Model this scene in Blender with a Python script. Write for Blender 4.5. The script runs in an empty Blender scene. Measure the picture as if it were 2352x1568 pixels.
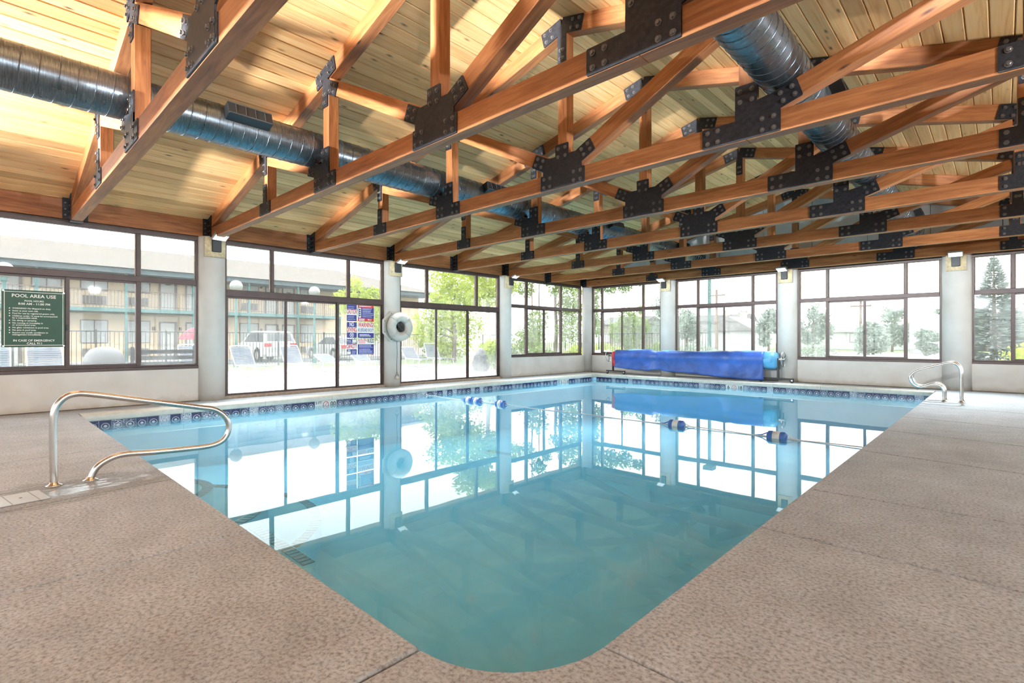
import bpy, math, random
from mathutils import Vector, Matrix
random.seed(7)
PI = math.pi
scene = bpy.context.scene
C = scene.collection

# ------------------------------------------------------------------ camera, sky, exposure
CAM_H = 1.12
YAW = math.radians(43.578)
cam_data = bpy.data.cameras.new('camera')
cam_data.sensor_width = 36.0
cam_data.lens = 1181.7 / 2352 * 36.0
cam_data.shift_y = -0.00085
cam_data.clip_start = 0.05
cam_data.clip_end = 600
cam = bpy.data.objects.new('camera', cam_data)
C.objects.link(cam)
cam.location = (0, 0, CAM_H)
cam.rotation_euler = (PI / 2, 0, YAW)
scene.camera = cam

SKY = 3.9
LAMP_SEEN, LAMP_FILL = 40.0, 190.0  # second value drives the added fill floods out of view
w = bpy.data.worlds.new('overcast_sky')
scene.world = w
w.use_nodes = True
w.node_tree.nodes['Background'].inputs[0].default_value = (0.96, 0.985, 1.01, 1)
w.node_tree.nodes['Background'].inputs[1].default_value = SKY

scene.view_settings.view_transform = 'Standard'
scene.view_settings.look = 'None'
scene.view_settings.exposure = 0.42
scene.view_settings.gamma = 1.0
scene.view_settings.use_curve_mapping = False
cy = scene.cycles
cy.use_denoising = True
cy.max_bounces = 6
cy.diffuse_bounces = 4
cy.glossy_bounces = 3
cy.use_adaptive_sampling = True
cy.adaptive_threshold = 0.17
cy.adaptive_min_samples = 16
cy.transparent_max_bounces = 24
cy.transmission_bounces = 6
cy.sample_clamp_indirect = 8.0
cy.caustics_reflective = False
cy.caustics_refractive = False

# ------------------------------------------------------------------ key dimensions (metres)
XW, YW = -10.834, 15.354          # inner faces of the left and the back wall
XR, YF = 2.93, -4.80              # right wall and the wall behind the camera
ZB, ZBT = 3.064, 3.385            # eave beam bottom / top
RIDGE_X, RIDGE_Z, SLOPE = -3.95, 5.15, 0.2535
COLS_Y = [-0.83, 3.14, 7.11, 11.08]
COLS_X = [-7.72, -4.23, -0.735]
TRUSS_Y = [-2.815, -0.83, 1.155, 3.14, 5.125, 7.11, 9.095, 11.08, 13.065, 15.03]
PX0, PX1, PY0, PY1 = -9.95, -1.066, 1.135, 14.5   # pool edge
ZWATER = -0.19

# ------------------------------------------------------------------ node helpers
def newmat(name):
    m = bpy.data.materials.new(name)
    m.use_nodes = True
    nt = m.node_tree
    b = nt.nodes['Principled BSDF']
    return m, nt, b

def N(nt, kind, **kw):
    n = nt.nodes.new(kind)
    for k, v in kw.items():
        setattr(n, k, v)
    return n

def L(nt, a, b):
    nt.links.new(a, b)

def coords(nt, out='Object', scale=(1, 1, 1), rnd=False):
    tc = N(nt, 'ShaderNodeTexCoord')
    mp = N(nt, 'ShaderNodeMapping')
    mp.inputs['Scale'].default_value = scale
    src = tc.outputs[out]
    if rnd:
        oi = N(nt, 'ShaderNodeObjectInfo')
        mu = N(nt, 'ShaderNodeMath', operation='MULTIPLY')
        mu.inputs[1].default_value = 57.0
        L(nt, oi.outputs['Random'], mu.inputs[0])
        ad = N(nt, 'ShaderNodeVectorMath', operation='ADD')
        L(nt, src, ad.inputs[0]); L(nt, mu.outputs[0], ad.inputs[1])
        src = ad.outputs[0]
    L(nt, src, mp.inputs['Vector'])
    return mp.outputs[0]

def ramp(nt, fac, stops, interp='LINEAR'):
    r = N(nt, 'ShaderNodeValToRGB')
    r.color_ramp.interpolation = interp
    els = r.color_ramp.elements
    while len(els) < len(stops):
        els.new(0.5)
    for e, (p, c) in zip(els, stops):
        e.position = p
        e.color = (c[0], c[1], c[2], 1) if len(c) == 3 else c
    L(nt, fac, r.inputs[0])
    return r.outputs[0]

def noise(nt, vec, scale, detail=3, rough=0.55, dist=0.0):
    n = N(nt, 'ShaderNodeTexNoise')
    n.inputs['Scale'].default_value = scale
    n.inputs['Detail'].default_value = detail
    n.inputs['Roughness'].default_value = rough
    n.inputs['Distortion'].default_value = dist
    L(nt, vec, n.inputs['Vector'])
    return n.outputs['Fac']

def mix(nt, fac, a, b, blend='MIX'):
    m = N(nt, 'ShaderNodeMix', data_type='RGBA', blend_type=blend)
    for sock, v in ((m.inputs[0], fac), (m.inputs[6], a), (m.inputs[7], b)):
        if hasattr(v, 'is_output'):
            L(nt, v, sock)
        elif isinstance(v, (int, float)):
            sock.default_value = v
        else:
            sock.default_value = (v[0], v[1], v[2], 1)
    return m.outputs[2]

def math1(nt, op, a, b=None, clamp=False):
    m = N(nt, 'ShaderNodeMath', operation=op, use_clamp=clamp)
    for i, v in enumerate((a, b)):
        if v is None:
            continue
        if hasattr(v, 'is_output'):
            L(nt, v, m.inputs[i])
        else:
            m.inputs[i].default_value = v
    return m.outputs[0]

def bump(nt, b, h, strength=0.3, dist=0.01):
    bn = N(nt, 'ShaderNodeBump')
    bn.inputs['Strength'].default_value = strength
    bn.inputs['Distance'].default_value = dist
    L(nt, h, bn.inputs['Height'])
    L(nt, bn.outputs[0], b.inputs['Normal'])

MATS = {}
def plain(name, col, rough=0.5, metal=0.0, vary=0.08, vs=6.0, bmp=0.0, emit=None):
    """plain coloured surface with a little noise of its own"""
    if name in MATS:
        return MATS[name]
    m, nt, b = newmat(name)
    v = coords(nt)
    f = noise(nt, v, vs, 4)
    lo = tuple(c * (1 - vary) for c in col); hi = tuple(min(1, c * (1 + vary)) for c in col)
    L(nt, ramp(nt, f, [(0.3, lo), (0.7, hi)]), b.inputs['Base Color'])
    b.inputs['Roughness'].default_value = rough
    b.inputs['Metallic'].default_value = metal
    if bmp:
        bump(nt, b, noise(nt, v, vs * 8, 3), bmp, 0.004)
    if emit:
        b.inputs['Emission Color'].default_value = (emit[0], emit[1], emit[2], 1)
        b.inputs['Emission Strength'].default_value = emit[3]
    MATS[name] = m
    return m

def wood_beam():
    m, nt, b = newmat('stained_timber')
    v = coords(nt, 'Object', (1.2, 14, 14), rnd=True)
    f = noise(nt, v, 1.6, 6, 0.62, 0.6)
    v2 = coords(nt, 'Object', (0.7, 3, 3), rnd=True)
    f2 = noise(nt, v2, 1.0, 3)
    c1 = ramp(nt, f, [(0.25, (0.24, 0.075, 0.022)), (0.5, (0.43, 0.155, 0.048)), (0.75, (0.58, 0.245, 0.085))])
    c2 = ramp(nt, f2, [(0.3, (0.66, 0.6, 0.55)), (0.7, (1.12, 1.08, 1.05))])
    c = mix(nt, 1.0, c1, c2, 'MULTIPLY')
    vk = coords(nt, 'Object', (1.0, 3.2, 3.2), rnd=True)
    vo = N(nt, 'ShaderNodeTexVoronoi'); vo.inputs['Scale'].default_value = 1.25
    L(nt, vk, vo.inputs['Vector'])
    kn = ramp(nt, vo.outputs['Distance'], [(0.02, (1, 1, 1)), (0.085, (0, 0, 0))])
    c = mix(nt, kn, c, (0.07, 0.022, 0.012))
    L(nt, c, b.inputs['Base Color'])
    b.inputs['Roughness'].default_value = 0.55
    bump(nt, b, f, 0.25, 0.004)
    return m

def wood_board():
    m, nt, b = newmat('pine_boards')
    v = coords(nt, 'Object', (0.55, 11, 11), rnd=True)
    f = noise(nt, v, 1.5, 5, 0.6, 1.2)
    c = ramp(nt, f, [(0.25, (0.72, 0.34, 0.115)), (0.5, (0.92, 0.52, 0.22)), (0.75, (0.96, 0.63, 0.31))])
    oi = N(nt, 'ShaderNodeObjectInfo')
    tint = ramp(nt, oi.outputs['Random'], [(0.0, (0.74, 0.69, 0.62)), (0.5, (0.98, 0.96, 0.93)), (1.0, (1.14, 1.14, 1.14))])
    c = mix(nt, 1.0, c, tint, 'MULTIPLY')
    vk = coords(nt, 'Object', (1.0, 3.0, 3.0), rnd=True)
    vo = N(nt, 'ShaderNodeTexVoronoi'); vo.inputs['Scale'].default_value = 2.1
    L(nt, vk, vo.inputs['Vector'])
    kn = ramp(nt, vo.outputs['Distance'], [(0.03, (1, 1, 1)), (0.085, (0.45, 0.45, 0.45)), (0.15, (0, 0, 0))])
    c = mix(nt, kn, c, (0.13, 0.05, 0.02))
    L(nt, c, b.inputs['Base Color'])
    b.inputs['Roughness'].default_value = 0.6
    return m

def deck_mat():
    m, nt, b = newmat('textured_concrete_deck')
    tc = N(nt, 'ShaderNodeNewGeometry')
    pos = tc.outputs['Position']
    f1 = noise(nt, pos, 1.3, 4)
    f2 = noise(nt, pos, 58, 4, 0.65)
    f3 = noise(nt, pos, 5.0, 3)
    c = ramp(nt, f1, [(0.3, (0.35, 0.365, 0.39)), (0.7, (0.45, 0.48, 0.52))])
    sp = ramp(nt, f2, [(0.33, (0.5, 0.46, 0.43)), (0.5, (0.97, 0.965, 0.96)), (0.64, (1.2, 1.2, 1.2))])
    c = mix(nt, 1.0, c, sp, 'MULTIPLY')
    big = ramp(nt, f3, [(0.3, (0.9, 0.88, 0.86)), (0.7, (1.05, 1.05, 1.05))])
    c = mix(nt, 1.0, c, big, 'MULTIPLY')
    # wet trail beside the hand rail: an elongated puddle with ragged edges
    mp = N(nt, 'ShaderNodeMapping', vector_type='TEXTURE')
    mp.inputs['Location'].default_value = (-5.05, 0.46, 0)
    mp.inputs['Rotation'].default_value = (0, 0, math.radians(100))
    mp.inputs['Scale'].default_value = (0.95, 0.42, 1)
    L(nt, pos, mp.inputs['Vector'])
    ln = N(nt, 'ShaderNodeVectorMath', operation='LENGTH')
    L(nt, mp.outputs[0], ln.inputs[0])
    mw = N(nt, 'ShaderNodeMapping'); mw.inputs['Scale'].default_value = (6.0, 1.1, 1)
    L(nt, pos, mw.inputs['Vector'])
    wob = noise(nt, mw.outputs[0], 4.2, 5, 0.7)
    wv = math1(nt, 'ADD', ln.outputs['Value'], math1(nt, 'MULTIPLY', math1(nt, 'SUBTRACT', wob, 0.5), 2.6))
    wet = ramp(nt, wv, [(0.22, (1, 1, 1)), (0.42, (0, 0, 0))])
    damp = ramp(nt, wv, [(0.7, (1, 1, 1)), (1.25, (0, 0, 0))])
    c = mix(nt, damp, c, mix(nt, 1.0, c, (0.66, 0.63, 0.6), 'MULTIPLY'))
    L(nt, c, b.inputs['Base Color'])
    L(nt, ramp(nt, wet, [(0.0, (0.62, 0.62, 0.62)), (1.0, (0.22, 0.22, 0.22))]), b.inputs['Roughness'])
    b.inputs['Specular IOR Level'].default_value = 0.5
    bn = N(nt, 'ShaderNodeBump')
    bn.inputs['Distance'].default_value = 0.006
    L(nt, ramp(nt, wet, [(0, (0.55, 0.55, 0.55)), (1, (0.12, 0.12, 0.12))]), bn.inputs['Strength'])
    L(nt, f2, bn.inputs['Height']); L(nt, bn.outputs[0], b.inputs['Normal'])
    return m

def stucco_mat():
    m, nt, b = newmat('painted_stucco')
    geo = N(nt, 'ShaderNodeNewGeometry')
    f = noise(nt, geo.outputs['Position'], 2.2, 5)
    c = ramp(nt, f, [(0.3, (0.53, 0.49, 0.44)), (0.7, (0.61, 0.58, 0.54))])
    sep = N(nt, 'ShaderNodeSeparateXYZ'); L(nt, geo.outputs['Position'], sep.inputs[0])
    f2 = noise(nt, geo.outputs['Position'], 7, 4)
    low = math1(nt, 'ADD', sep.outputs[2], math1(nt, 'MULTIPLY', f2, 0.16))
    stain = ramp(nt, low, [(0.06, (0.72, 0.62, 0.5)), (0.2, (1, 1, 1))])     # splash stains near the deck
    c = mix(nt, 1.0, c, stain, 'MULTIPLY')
    L(nt, c, b.inputs['Base Color'])
    b.inputs['Roughness'].default_value = 0.8
    bump(nt, b, noise(nt, geo.outputs['Position'], 70, 3), 0.25, 0.003)
    return m

def glass_mat():
    """thin pane, milky with condensation that is thickest low on the pane"""
    m, nt, b = newmat('fogged_glass')
    nt.nodes.remove(b)
    out = nt.nodes['Material Output']
    geo = N(nt, 'ShaderNodeNewGeometry')
    sep = N(nt, 'ShaderNodeSeparateXYZ'); L(nt, geo.outputs['Position'], sep.inputs[0])
    f = noise(nt, geo.outputs['Position'], 1.1, 4)
    zz = math1(nt, 'ADD', sep.outputs[2], math1(nt, 'MULTIPLY', math1(nt, 'SUBTRACT', f, 0.5), 1.3))
    fog = ramp(nt, zz, [(0.1, (0.30, 0.30, 0.30)), (0.5, (0.12, 0.12, 0.12)), (0.9, (0.045, 0.045, 0.045))])
    f2 = noise(nt, geo.outputs['Position'], 16, 4)
    fog = mix(nt, 1.0, fog, ramp(nt, f2, [(0.3, (0.8, 0.8, 0.8)), (0.7, (1.2, 1.2, 1.2))]), 'MULTIPLY')
    tr = N(nt, 'ShaderNodeBsdfTransparent'); tr.inputs[0].default_value = (0.95, 0.97, 0.96, 1)
    tl = N(nt, 'ShaderNodeBsdfTranslucent'); tl.inputs[0].default_value = (0.9, 0.93, 0.94, 1)
    gl = N(nt, 'ShaderNodeBsdfGlossy'); gl.inputs['Roughness'].default_value = 0.02
    dt = N(nt, 'ShaderNodeVectorMath', operation='DOT_PRODUCT')
    L(nt, geo.outputs['Incoming'], dt.inputs[0]); L(nt, geo.outputs['Normal'], dt.inputs[1])
    c1 = math1(nt, 'SUBTRACT', 1.0, math1(nt, 'ABSOLUTE', dt.outputs['Value']), True)
    sch = math1(nt, 'ADD', math1(nt, 'MULTIPLY', math1(nt, 'POWER', c1, 5.0), 0.7), 0.025)
    m1 = N(nt, 'ShaderNodeMixShader'); L(nt, fog, m1.inputs[0]); L(nt, tr.outputs[0], m1.inputs[1]); L(nt, tl.outputs[0], m1.inputs[2])
    m2 = N(nt, 'ShaderNodeMixShader'); L(nt, sch, m2.inputs[0]); L(nt, m1.outputs[0], m2.inputs[1]); L(nt, gl.outputs[0], m2.inputs[2])
    L(nt, m2.outputs[0], out.inputs[0])
    return m

def water_mat():
    m, nt, b = newmat('pool_water')
    nt.nodes.remove(b)
    out = nt.nodes['Material Output']
    geo = N(nt, 'ShaderNodeNewGeometry')
    f = noise(nt, geo.outputs['Position'], 0.9, 2, 0.4)
    bn = N(nt, 'ShaderNodeBump'); bn.inputs['Strength'].default_value = 0.05; bn.inputs['Distance'].default_value = 0.03
    L(nt, f, bn.inputs['Height'])
    tr = N(nt, 'ShaderNodeBsdfTransparent'); tr.inputs[0].default_value = (0.68, 0.95, 1.0, 1)
    gl = N(nt, 'ShaderNodeBsdfGlossy'); gl.inputs['Roughness'].default_value = 0.0; L(nt, bn.outputs[0], gl.inputs['Normal'])
    dt = N(nt, 'ShaderNodeVectorMath', operation='DOT_PRODUCT')
    L(nt, geo.outputs['Incoming'], dt.inputs[0]); L(nt, bn.outputs[0], dt.inputs[1])
    c1 = math1(nt, 'SUBTRACT', 1.0, math1(nt, 'ABSOLUTE', dt.outputs['Value']), True)
    sch = math1(nt, 'ADD', math1(nt, 'MULTIPLY', math1(nt, 'POWER', c1, 4.4), 0.97), 0.028)   # Schlick, the same from above and below
    df = N(nt, 'ShaderNodeBsdfDiffuse'); L(nt, ramp(nt, noise(nt, geo.outputs['Position'], 1.1, 6, 0.65, 0.6), [(0.32, (0.20, 0.66, 0.96)), (0.52, (0.28, 0.77, 1.0)), (0.68, (0.44, 0.86, 1.0))]), df.inputs[0])      # slight cloudiness of the water
    m1 = N(nt, 'ShaderNodeMixShader'); m1.inputs[0].default_value = 0.31; L(nt, tr.outputs[0], m1.inputs[1]); L(nt, df.outputs[0], m1.inputs[2])
    m2 = N(nt, 'ShaderNodeMixShader'); L(nt, sch, m2.inputs[0]); L(nt, m1.outputs[0], m2.inputs[1]); L(nt, gl.outputs[0], m2.inputs[2])
    L(nt, m2.outputs[0], out.inputs[0])
    return m

def plaster_mat():
    m, nt, b = newmat('pool_plaster')
    geo = N(nt, 'ShaderNodeNewGeometry')
    f = noise(nt, geo.outputs['Position'], 0.75, 7, 0.68, 0.8)
    c = ramp(nt, f, [(0.25, (0.34, 0.66, 0.84)), (0.5, (0.44, 0.77, 0.93)), (0.72, (0.58, 0.86, 0.97))])
    L(nt, c, b.inputs['Base Color'])
    b.inputs['Roughness'].default_value = 0.8
    return m

def tile_mat():
    """glazed border tile: navy half-sun on white, more or less worn from tile to tile"""
    m, nt, b = newmat('painted_border_tile')
    tc = N(nt, 'ShaderNodeTexCoord')
    sep = N(nt, 'ShaderNodeSeparateXYZ'); L(nt, tc.outputs['Object'], sep.inputs[0])
    u = math1(nt, 'MULTIPLY', sep.outputs[0], 1 / 0.075)
    v = math1(nt, 'MULTIPLY', sep.outputs[2], 1 / 0.075)
    vv = math1(nt, 'ADD', v, 0.25)
    r = math1(nt, 'SQRT', math1(nt, 'ADD', math1(nt, 'MULTIPLY', u, u), math1(nt, 'MULTIPLY', vv, vv)))
    navy, white = (0.018, 0.02, 0.075), (0.62, 0.65, 0.72)
    c = ramp(nt, r, [(0.0, white), (0.16, (0.3, 0.4, 0.6)), (0.2, white), (0.3, navy), (0.58, (0.05, 0.06, 0.18)), (0.62, white), (0.7, navy), (1.0, navy)], 'CONSTANT')
    oi = N(nt, 'ShaderNodeObjectInfo')
    mv = N(nt, 'ShaderNodeVectorMath', operation='ADD'); L(nt, tc.outputs['Object'], mv.inputs[0]); L(nt, oi.outputs['Location'], mv.inputs[1])
    wear = noise(nt, mv.outputs[0], 90, 3, 0.7)
    wr = math1(nt, 'ADD', wear, math1(nt, 'MULTIPLY', math1(nt, 'SUBTRACT', oi.outputs['Random'], 0.5), 0.3))
    wm = ramp(nt, wr, [(0.57, (0, 0, 0)), (0.66, (1, 1, 1))])
    c = mix(nt, wm, c, (0.55, 0.57, 0.62))
    L(nt, c, b.inputs['Base Color'])
    b.inputs['Roughness'].default_value = 0.25
    return m

def duct_mat():
    m, nt, b = newmat('spiral_duct_metal')
    v = coords(nt, 'Object', (1, 1, 1))
    f = noise(nt, v, 3.0, 5)
    f2 = noise(nt, coords(nt, 'Object', (3, 30, 3)), 3.0, 5, 0.7)
    c = ramp(nt, f2, [(0.3, (0.10, 0.115, 0.13)), (0.62, (0.22, 0.25, 0.28)), (0.75, (0.5, 0.52, 0.54))])
    L(nt, c, b.inputs['Base Color'])
    b.inputs['Metallic'].default_value = 0.85
    L(nt, ramp(nt, f, [(0.3, (0.2, 0.2, 0.2)), (0.7, (0.36, 0.36, 0.36))]), b.inputs['Roughness'])
    bump(nt, b, f2, 0.2, 0.004)
    return m

def leaf_mat(name, lo, hi):
    m, nt, b = newmat(name)
    nt.nodes.remove(b)
    geo = N(nt, 'ShaderNodeNewGeometry')
    f = noise(nt, geo.outputs['Position'], 1.6, 4, 0.7)
    c = ramp(nt, f, [(0.3, lo), (0.7, hi)])
    d = N(nt, 'ShaderNodeBsdfDiffuse'); t = N(nt, 'ShaderNodeBsdfTranslucent')
    L(nt, c, d.inputs[0]); L(nt, c, t.inputs[0])
    ms = N(nt, 'ShaderNodeMixShader'); ms.inputs[0].default_value = 0.45
    L(nt, d.outputs[0], ms.inputs[1]); L(nt, t.outputs[0], ms.inputs[2])
    L(nt, ms.outputs[0], nt.nodes['Material Output'].inputs[0])
    return m

M_BEAM, M_BOARD, M_DECK, M_STUCCO = wood_beam(), wood_board(), deck_mat(), stucco_mat()
M_GLASS, M_WATER, M_PLASTER, M_TILE, M_DUCT = glass_mat(), water_mat(), plaster_mat(), tile_mat(), duct_mat()
M_STEEL = plain('black_steel_plate', (0.022, 0.02, 0.024), 0.55, 0.3, 0.5, 30, 0.2)
M_BOLT = plain('bolt_heads', (0.15, 0.13, 0.12), 0.4, 0.6)
M_FRAME = plain('bronze_frame', (0.062, 0.036, 0.03), 0.45, 0.3, 0.15)
M_TRACK = plain('weathered_door_track', (0.30, 0.215, 0.15), 0.6, 0.0, 0.3, 14)
M_CHROME = plain('brushed_stainless', (0.66, 0.63, 0.60), 0.24, 1.0, 0.05)
M_COPING = plain('cast_coping', (0.56, 0.525, 0.455), 0.7, 0, 0.1, 9, 0.15)
M_WHITE = plain('white_paint', (0.78, 0.78, 0.77), 0.5, 0, 0.03)
M_GABLE = plain('gable_panels', (0.74, 0.72, 0.67), 0.75, 0, 0.04)
M_DARK = plain('black_plastic', (0.02, 0.02, 0.022), 0.5)
M_NAVY = plain('navy_tile', (0.02, 0.018, 0.06), 0.3, 0, 0.3, 20)
M_FOAM = plain('weathered_board', (0.56, 0.44, 0.27), 0.85, 0, 0.25, 18)

# ------------------------------------------------------------------ mesh helpers
class MB:
    def __init__(s):
        s.v, s.f = [], []
    def add(s, vs, fs):
        o = len(s.v)
        s.v += [tuple(p) for p in vs]
        s.f += [tuple(i + o for i in f) for f in fs]
        return s
    def box(s, x0, x1, y0, y1, z0, z1):
        vs = [(x0, y0, z0), (x1, y0, z0), (x1, y1, z0), (x0, y1, z0), (x0, y0, z1), (x1, y0, z1), (x1, y1, z1), (x0, y1, z1)]
        return s.add(vs, [(0, 3, 2, 1), (4, 5, 6, 7), (0, 1, 5, 4), (1, 2, 6, 5), (2, 3, 7, 6), (3, 0, 4, 7)])
    def bevbox(s, x0, x1, y0, y1, z0, z1, b=0.008):
        """box with a chamfer along the top and bottom rims and the upright edges"""
        pts = []
        for z, i in ((z0, b), (z0 + b, 0), (z1 - b, 0), (z1, b)):
            c = b
            pts.append([(x0 + i + c * (i == 0), y0 + i, z), (x1 - i - c * (i == 0), y0 + i, z), (x1 - i, y0 + i + c * (i == 0), z), (x1 - i, y1 - i - c * (i == 0), z),
                        (x1 - i - c * (i == 0), y1 - i, z), (x0 + i + c * (i == 0), y1 - i, z), (x0 + i, y1 - i - c * (i == 0), z), (x0 + i, y0 + i + c * (i == 0), z)])
        return s.loft(pts)
    def loft(s, rings, cap=True, closed=True):
        n = len(rings[0]); o = len(s.v)
        for r in rings:
            s.v += [tuple(p) for p in r]
        for k in range(len(rings) - 1):
            for i in range(n if closed else n - 1):
                j = (i + 1) % n
                s.f.append((o + k * n + i, o + k * n + j, o + (k + 1) * n + j, o + (k + 1) * n + i))
        if cap:
            s.f.append(tuple(o + i for i in reversed(range(n))))
            s.f.append(tuple(o + (len(rings) - 1) * n + i for i in range(n)))
        return s
    def prism(s, poly, z0, z1):
        return s.loft([[(x, y, z0) for x, y in poly], [(x, y, z1) for x, y in poly]])
    def tube(s, path, r, seg=10, cap=True):
        path = [Vector(p) for p in path]
        rs = r if isinstance(r, (list, tuple)) else [r] * len(path)
        rings = []; up = None
        for i, p in enumerate(path):
            t = (path[min(i + 1, len(path) - 1)] - path[max(i - 1, 0)]).normalized()
            if up is None:
                up = Vector((0, 0, 1)) if abs(t.z) < 0.9 else Vector((1, 0, 0))
            a = (up - t * up.dot(t)).normalized(); b = t.cross(a); up = a
            rings.append([p + (a * math.cos(q) + b * math.sin(q)) * rs[i] for q in (2 * PI * k / seg for k in range(seg))])
        return s.loft(rings, cap)
    def lathe(s, prof, seg=20, c=(0, 0, 0), axis='z', a0=0, a1=2 * PI):
        full = abs(a1 - a0 - 2 * PI) < 1e-6
        rings = []
        for r, h in prof:
            ring = []
            for k in range(seg if full else seg + 1):
                q = a0 + (a1 - a0) * k / seg
                x, y = r * math.cos(q), r * math.sin(q)
                p = (x, y, h) if axis == 'z' else ((h, x, y) if axis == 'x' else (x, h, y))
                ring.append((p[0] + c[0], p[1] + c[1], p[2] + c[2]))
            rings.append(ring)
        return s.loft(rings, True, full)
    def sphere(s, c, r, seg=14, rings=9, sq=(1, 1, 1)):
        rg = []
        for i in range(rings + 1):
            ph = PI * (i / rings) ; rr = max(math.sin(ph), 0.001)
            rg.append([(c[0] + sq[0] * r * rr * math.cos(2 * PI * k / seg), c[1] + sq[1] * r * rr * math.sin(2 * PI * k / seg), c[2] - sq[2] * r * math.cos(ph)) for k in range(seg)])
        return s.loft(rg)
    def mesh(s, name, mat, smooth=False):
        me = bpy.data.meshes.new(name)
        me.from_pydata(s.v, [], s.f)
        me.materials.append(mat)
        if smooth:
            me.polygons.foreach_set('use_smooth', [True] * len(me.polygons))
        me.update()
        return me
    def build(s, name, mat, parent=None, loc=(0, 0, 0), rz=0, smooth=False, rot=None):
        return put(name, s.mesh(name, mat, smooth), parent, loc, rz, rot)

def put(name, me, parent=None, loc=(0, 0, 0), rz=0, rot=None):
    o = bpy.data.objects.new(name, me)
    C.objects.link(o)
    o.parent = parent
    o.location = loc
    o.rotation_euler = rot if rot is not None else (0, 0, rz)
    return o

def tag(o, label=None, cat=None, group=None, kind=None):
    if label: o['label'] = label
    if cat: o['category'] = cat
    if group: o['group'] = group
    if kind: o['kind'] = kind
    return o

def thing(name, label, cat, loc=(0, 0, 0), rz=0, group=None):
    return tag(put(name, None, None, loc, rz), label, cat, group)

def struct(name, loc=(0, 0, 0), rz=0, me=None):
    return tag(put(name, me, None, loc, rz), kind='structure')

def copy_tree(o, parent=None):
    c = o.copy(); C.objects.link(c); c.parent = parent
    for ch in list(o.children):
        copy_tree(ch, c)
    return c

def smooth_path(pts, n=6, closed=False):
    """Catmull-Rom through the points"""
    P = [Vector(p) for p in pts]; out = []
    for i in range(len(P) - 1):
        p0, p1, p2, p3 = P[max(i - 1, 0)], P[i], P[i + 1], P[min(i + 2, len(P) - 1)]
        for k in range(n):
            t = k / n
            out.append(0.5 * ((2 * p1) + (-p0 + p2) * t + (2 * p0 - 5 * p1 + 4 * p2 - p3) * t * t + (-p0 + 3 * p1 - 3 * p2 + p3) * t ** 3))
    out.append(P[-1])
    return out

def text_mesh(body, size, mat, width=None, bold=0.0, ext=0.0008, align='CENTER'):
    cu = bpy.data.curves.new('lettering', 'FONT')
    cu.body = body; cu.size = size; cu.align_x = align; cu.align_y = 'CENTER'
    cu.extrude = ext; cu.offset = bold * size; cu.resolution_u = 2
    ob = bpy.data.objects.new('tmp_text', cu); C.objects.link(ob)
    me = bpy.data.meshes.new_from_object(ob)
    bpy.data.objects.remove(ob); bpy.data.curves.remove(cu)
    if width and len(me.vertices):
        xs = [v.co.x for v in me.vertices]; wd = max(xs) - min(xs); mid = (max(xs) + min(xs)) / 2
        for v in me.vertices:
            v.co.x = (v.co.x - mid) * width / wd
    me.materials.clear(); me.materials.append(mat)
    me.name = 'lettering'
    return me

# ================================================================== THE SETTING
# ---- floor: a sub-base with separate concrete slabs on it
g = 0.006
sub = MB()
for x0, x1, y0, y1 in ((XW - .2, PX0 - .3, YF, YW + .2), (PX1 + .12, XR + .2, YF, YW + .2), (PX0 - .3, PX1 + .12, YF, PY0 - .12), (PX0 - .3, PX1 + .12, PY1 + .3, YW + .2)):
    sub.box(x0, x1, y0, y1, -0.5, -0.022)
floor = struct('floor', me=sub.mesh('floor', plain('joint_mortar', (0.24, 0.215, 0.2), 0.9)))

def slab(poly, rim=0.012, z=0.0):
    """flat slab with eased edges from an outline (counter-clockwise)"""
    n = len(poly)
    def inset(d):
        out = []
        for i in range(n):
            p0, p1, p2 = Vector(poly[i - 1]), Vector(poly[i]), Vector(poly[(i + 1) % n])
            a = (p1 - p0).normalized(); b = (p2 - p1).normalized()
            na, nb = Vector((-a.y, a.x)), Vector((-b.y, b.x))
            mm = (na + nb); k = mm.length_squared
            out.append(p1 + mm * (2 * d / k if k > 1e-6 else d))
        return out
    mb = MB()
    mb.loft([[(p.x, p.y, z - 0.1) for p in inset(g)], [(p.x, p.y, z - rim) for p in inset(g)], [(p.x, p.y, z - rim * .3) for p in inset(g + rim * .3)], [(p.x, p.y, z) for p in inset(g + rim)]])
    return mb.build('slab', M_DECK, floor)

R = 0.47
# near strip (before the pool), joints slightly askew as laid
near = [(XW, XW), (-9.44, -8.75), (-6.79, -6.25), (-4.87, -4.45), (-3.22, -3.15), (-1.54, -1.5)]
for (a0, a1), (b0, b1) in zip(near[:-1], near[1:]):
    yb = 0.02 if a0 > XW else 0.02
    slab([(a1, -1.9), (b1, -1.9), (b0, PY0), (a0, PY0)] if a0 > XW else [(a1, -1.9), (b1, -1.9), (b0, PY0), (PX0 - .3, PY0), (PX0 - .3, 3.1), (a0, 3.1)])
for (a0, a1), (b0, b1) in zip(near[:-1], near[1:]):
    slab([(a1, YF), (b1, YF), (b1, -1.9), (a1, -1.9)])
arc = [(PX1 - R + R * math.cos(q), PY0 + R - R * math.sin(q)) for q in (PI / 2 * k / 10 for k in range(11))]   # from right edge round to near edge
slab([(-1.5, -1.9), (XR, -1.9), (XR, 1.66)] + arc)
slab([(-1.5, YF), (XR, YF), (XR, -1.9), (-1.5, -1.9)])
right = [(1.60, 1.66), (3.28, 3.12), (4.37, 4.5), (6.27, 5.7), (7.9, 7.2), (9.45, 8.8), (11.3, 10.8), (13.0, 12.9), (YW, YW)]
for (a0, a1), (b0, b1) in zip(right[:-1], right[1:]):
    if b0 < YW:
        slab([(PX1, a0), (XR, a1), (XR, b1), (PX1, b0)])
    else:
        slab([(PX1, a0), (XR, a1), (XR, YW), (-1.4, YW), (-1.4, PY1 + .3), (PX1, PY1 + .3)])
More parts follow.
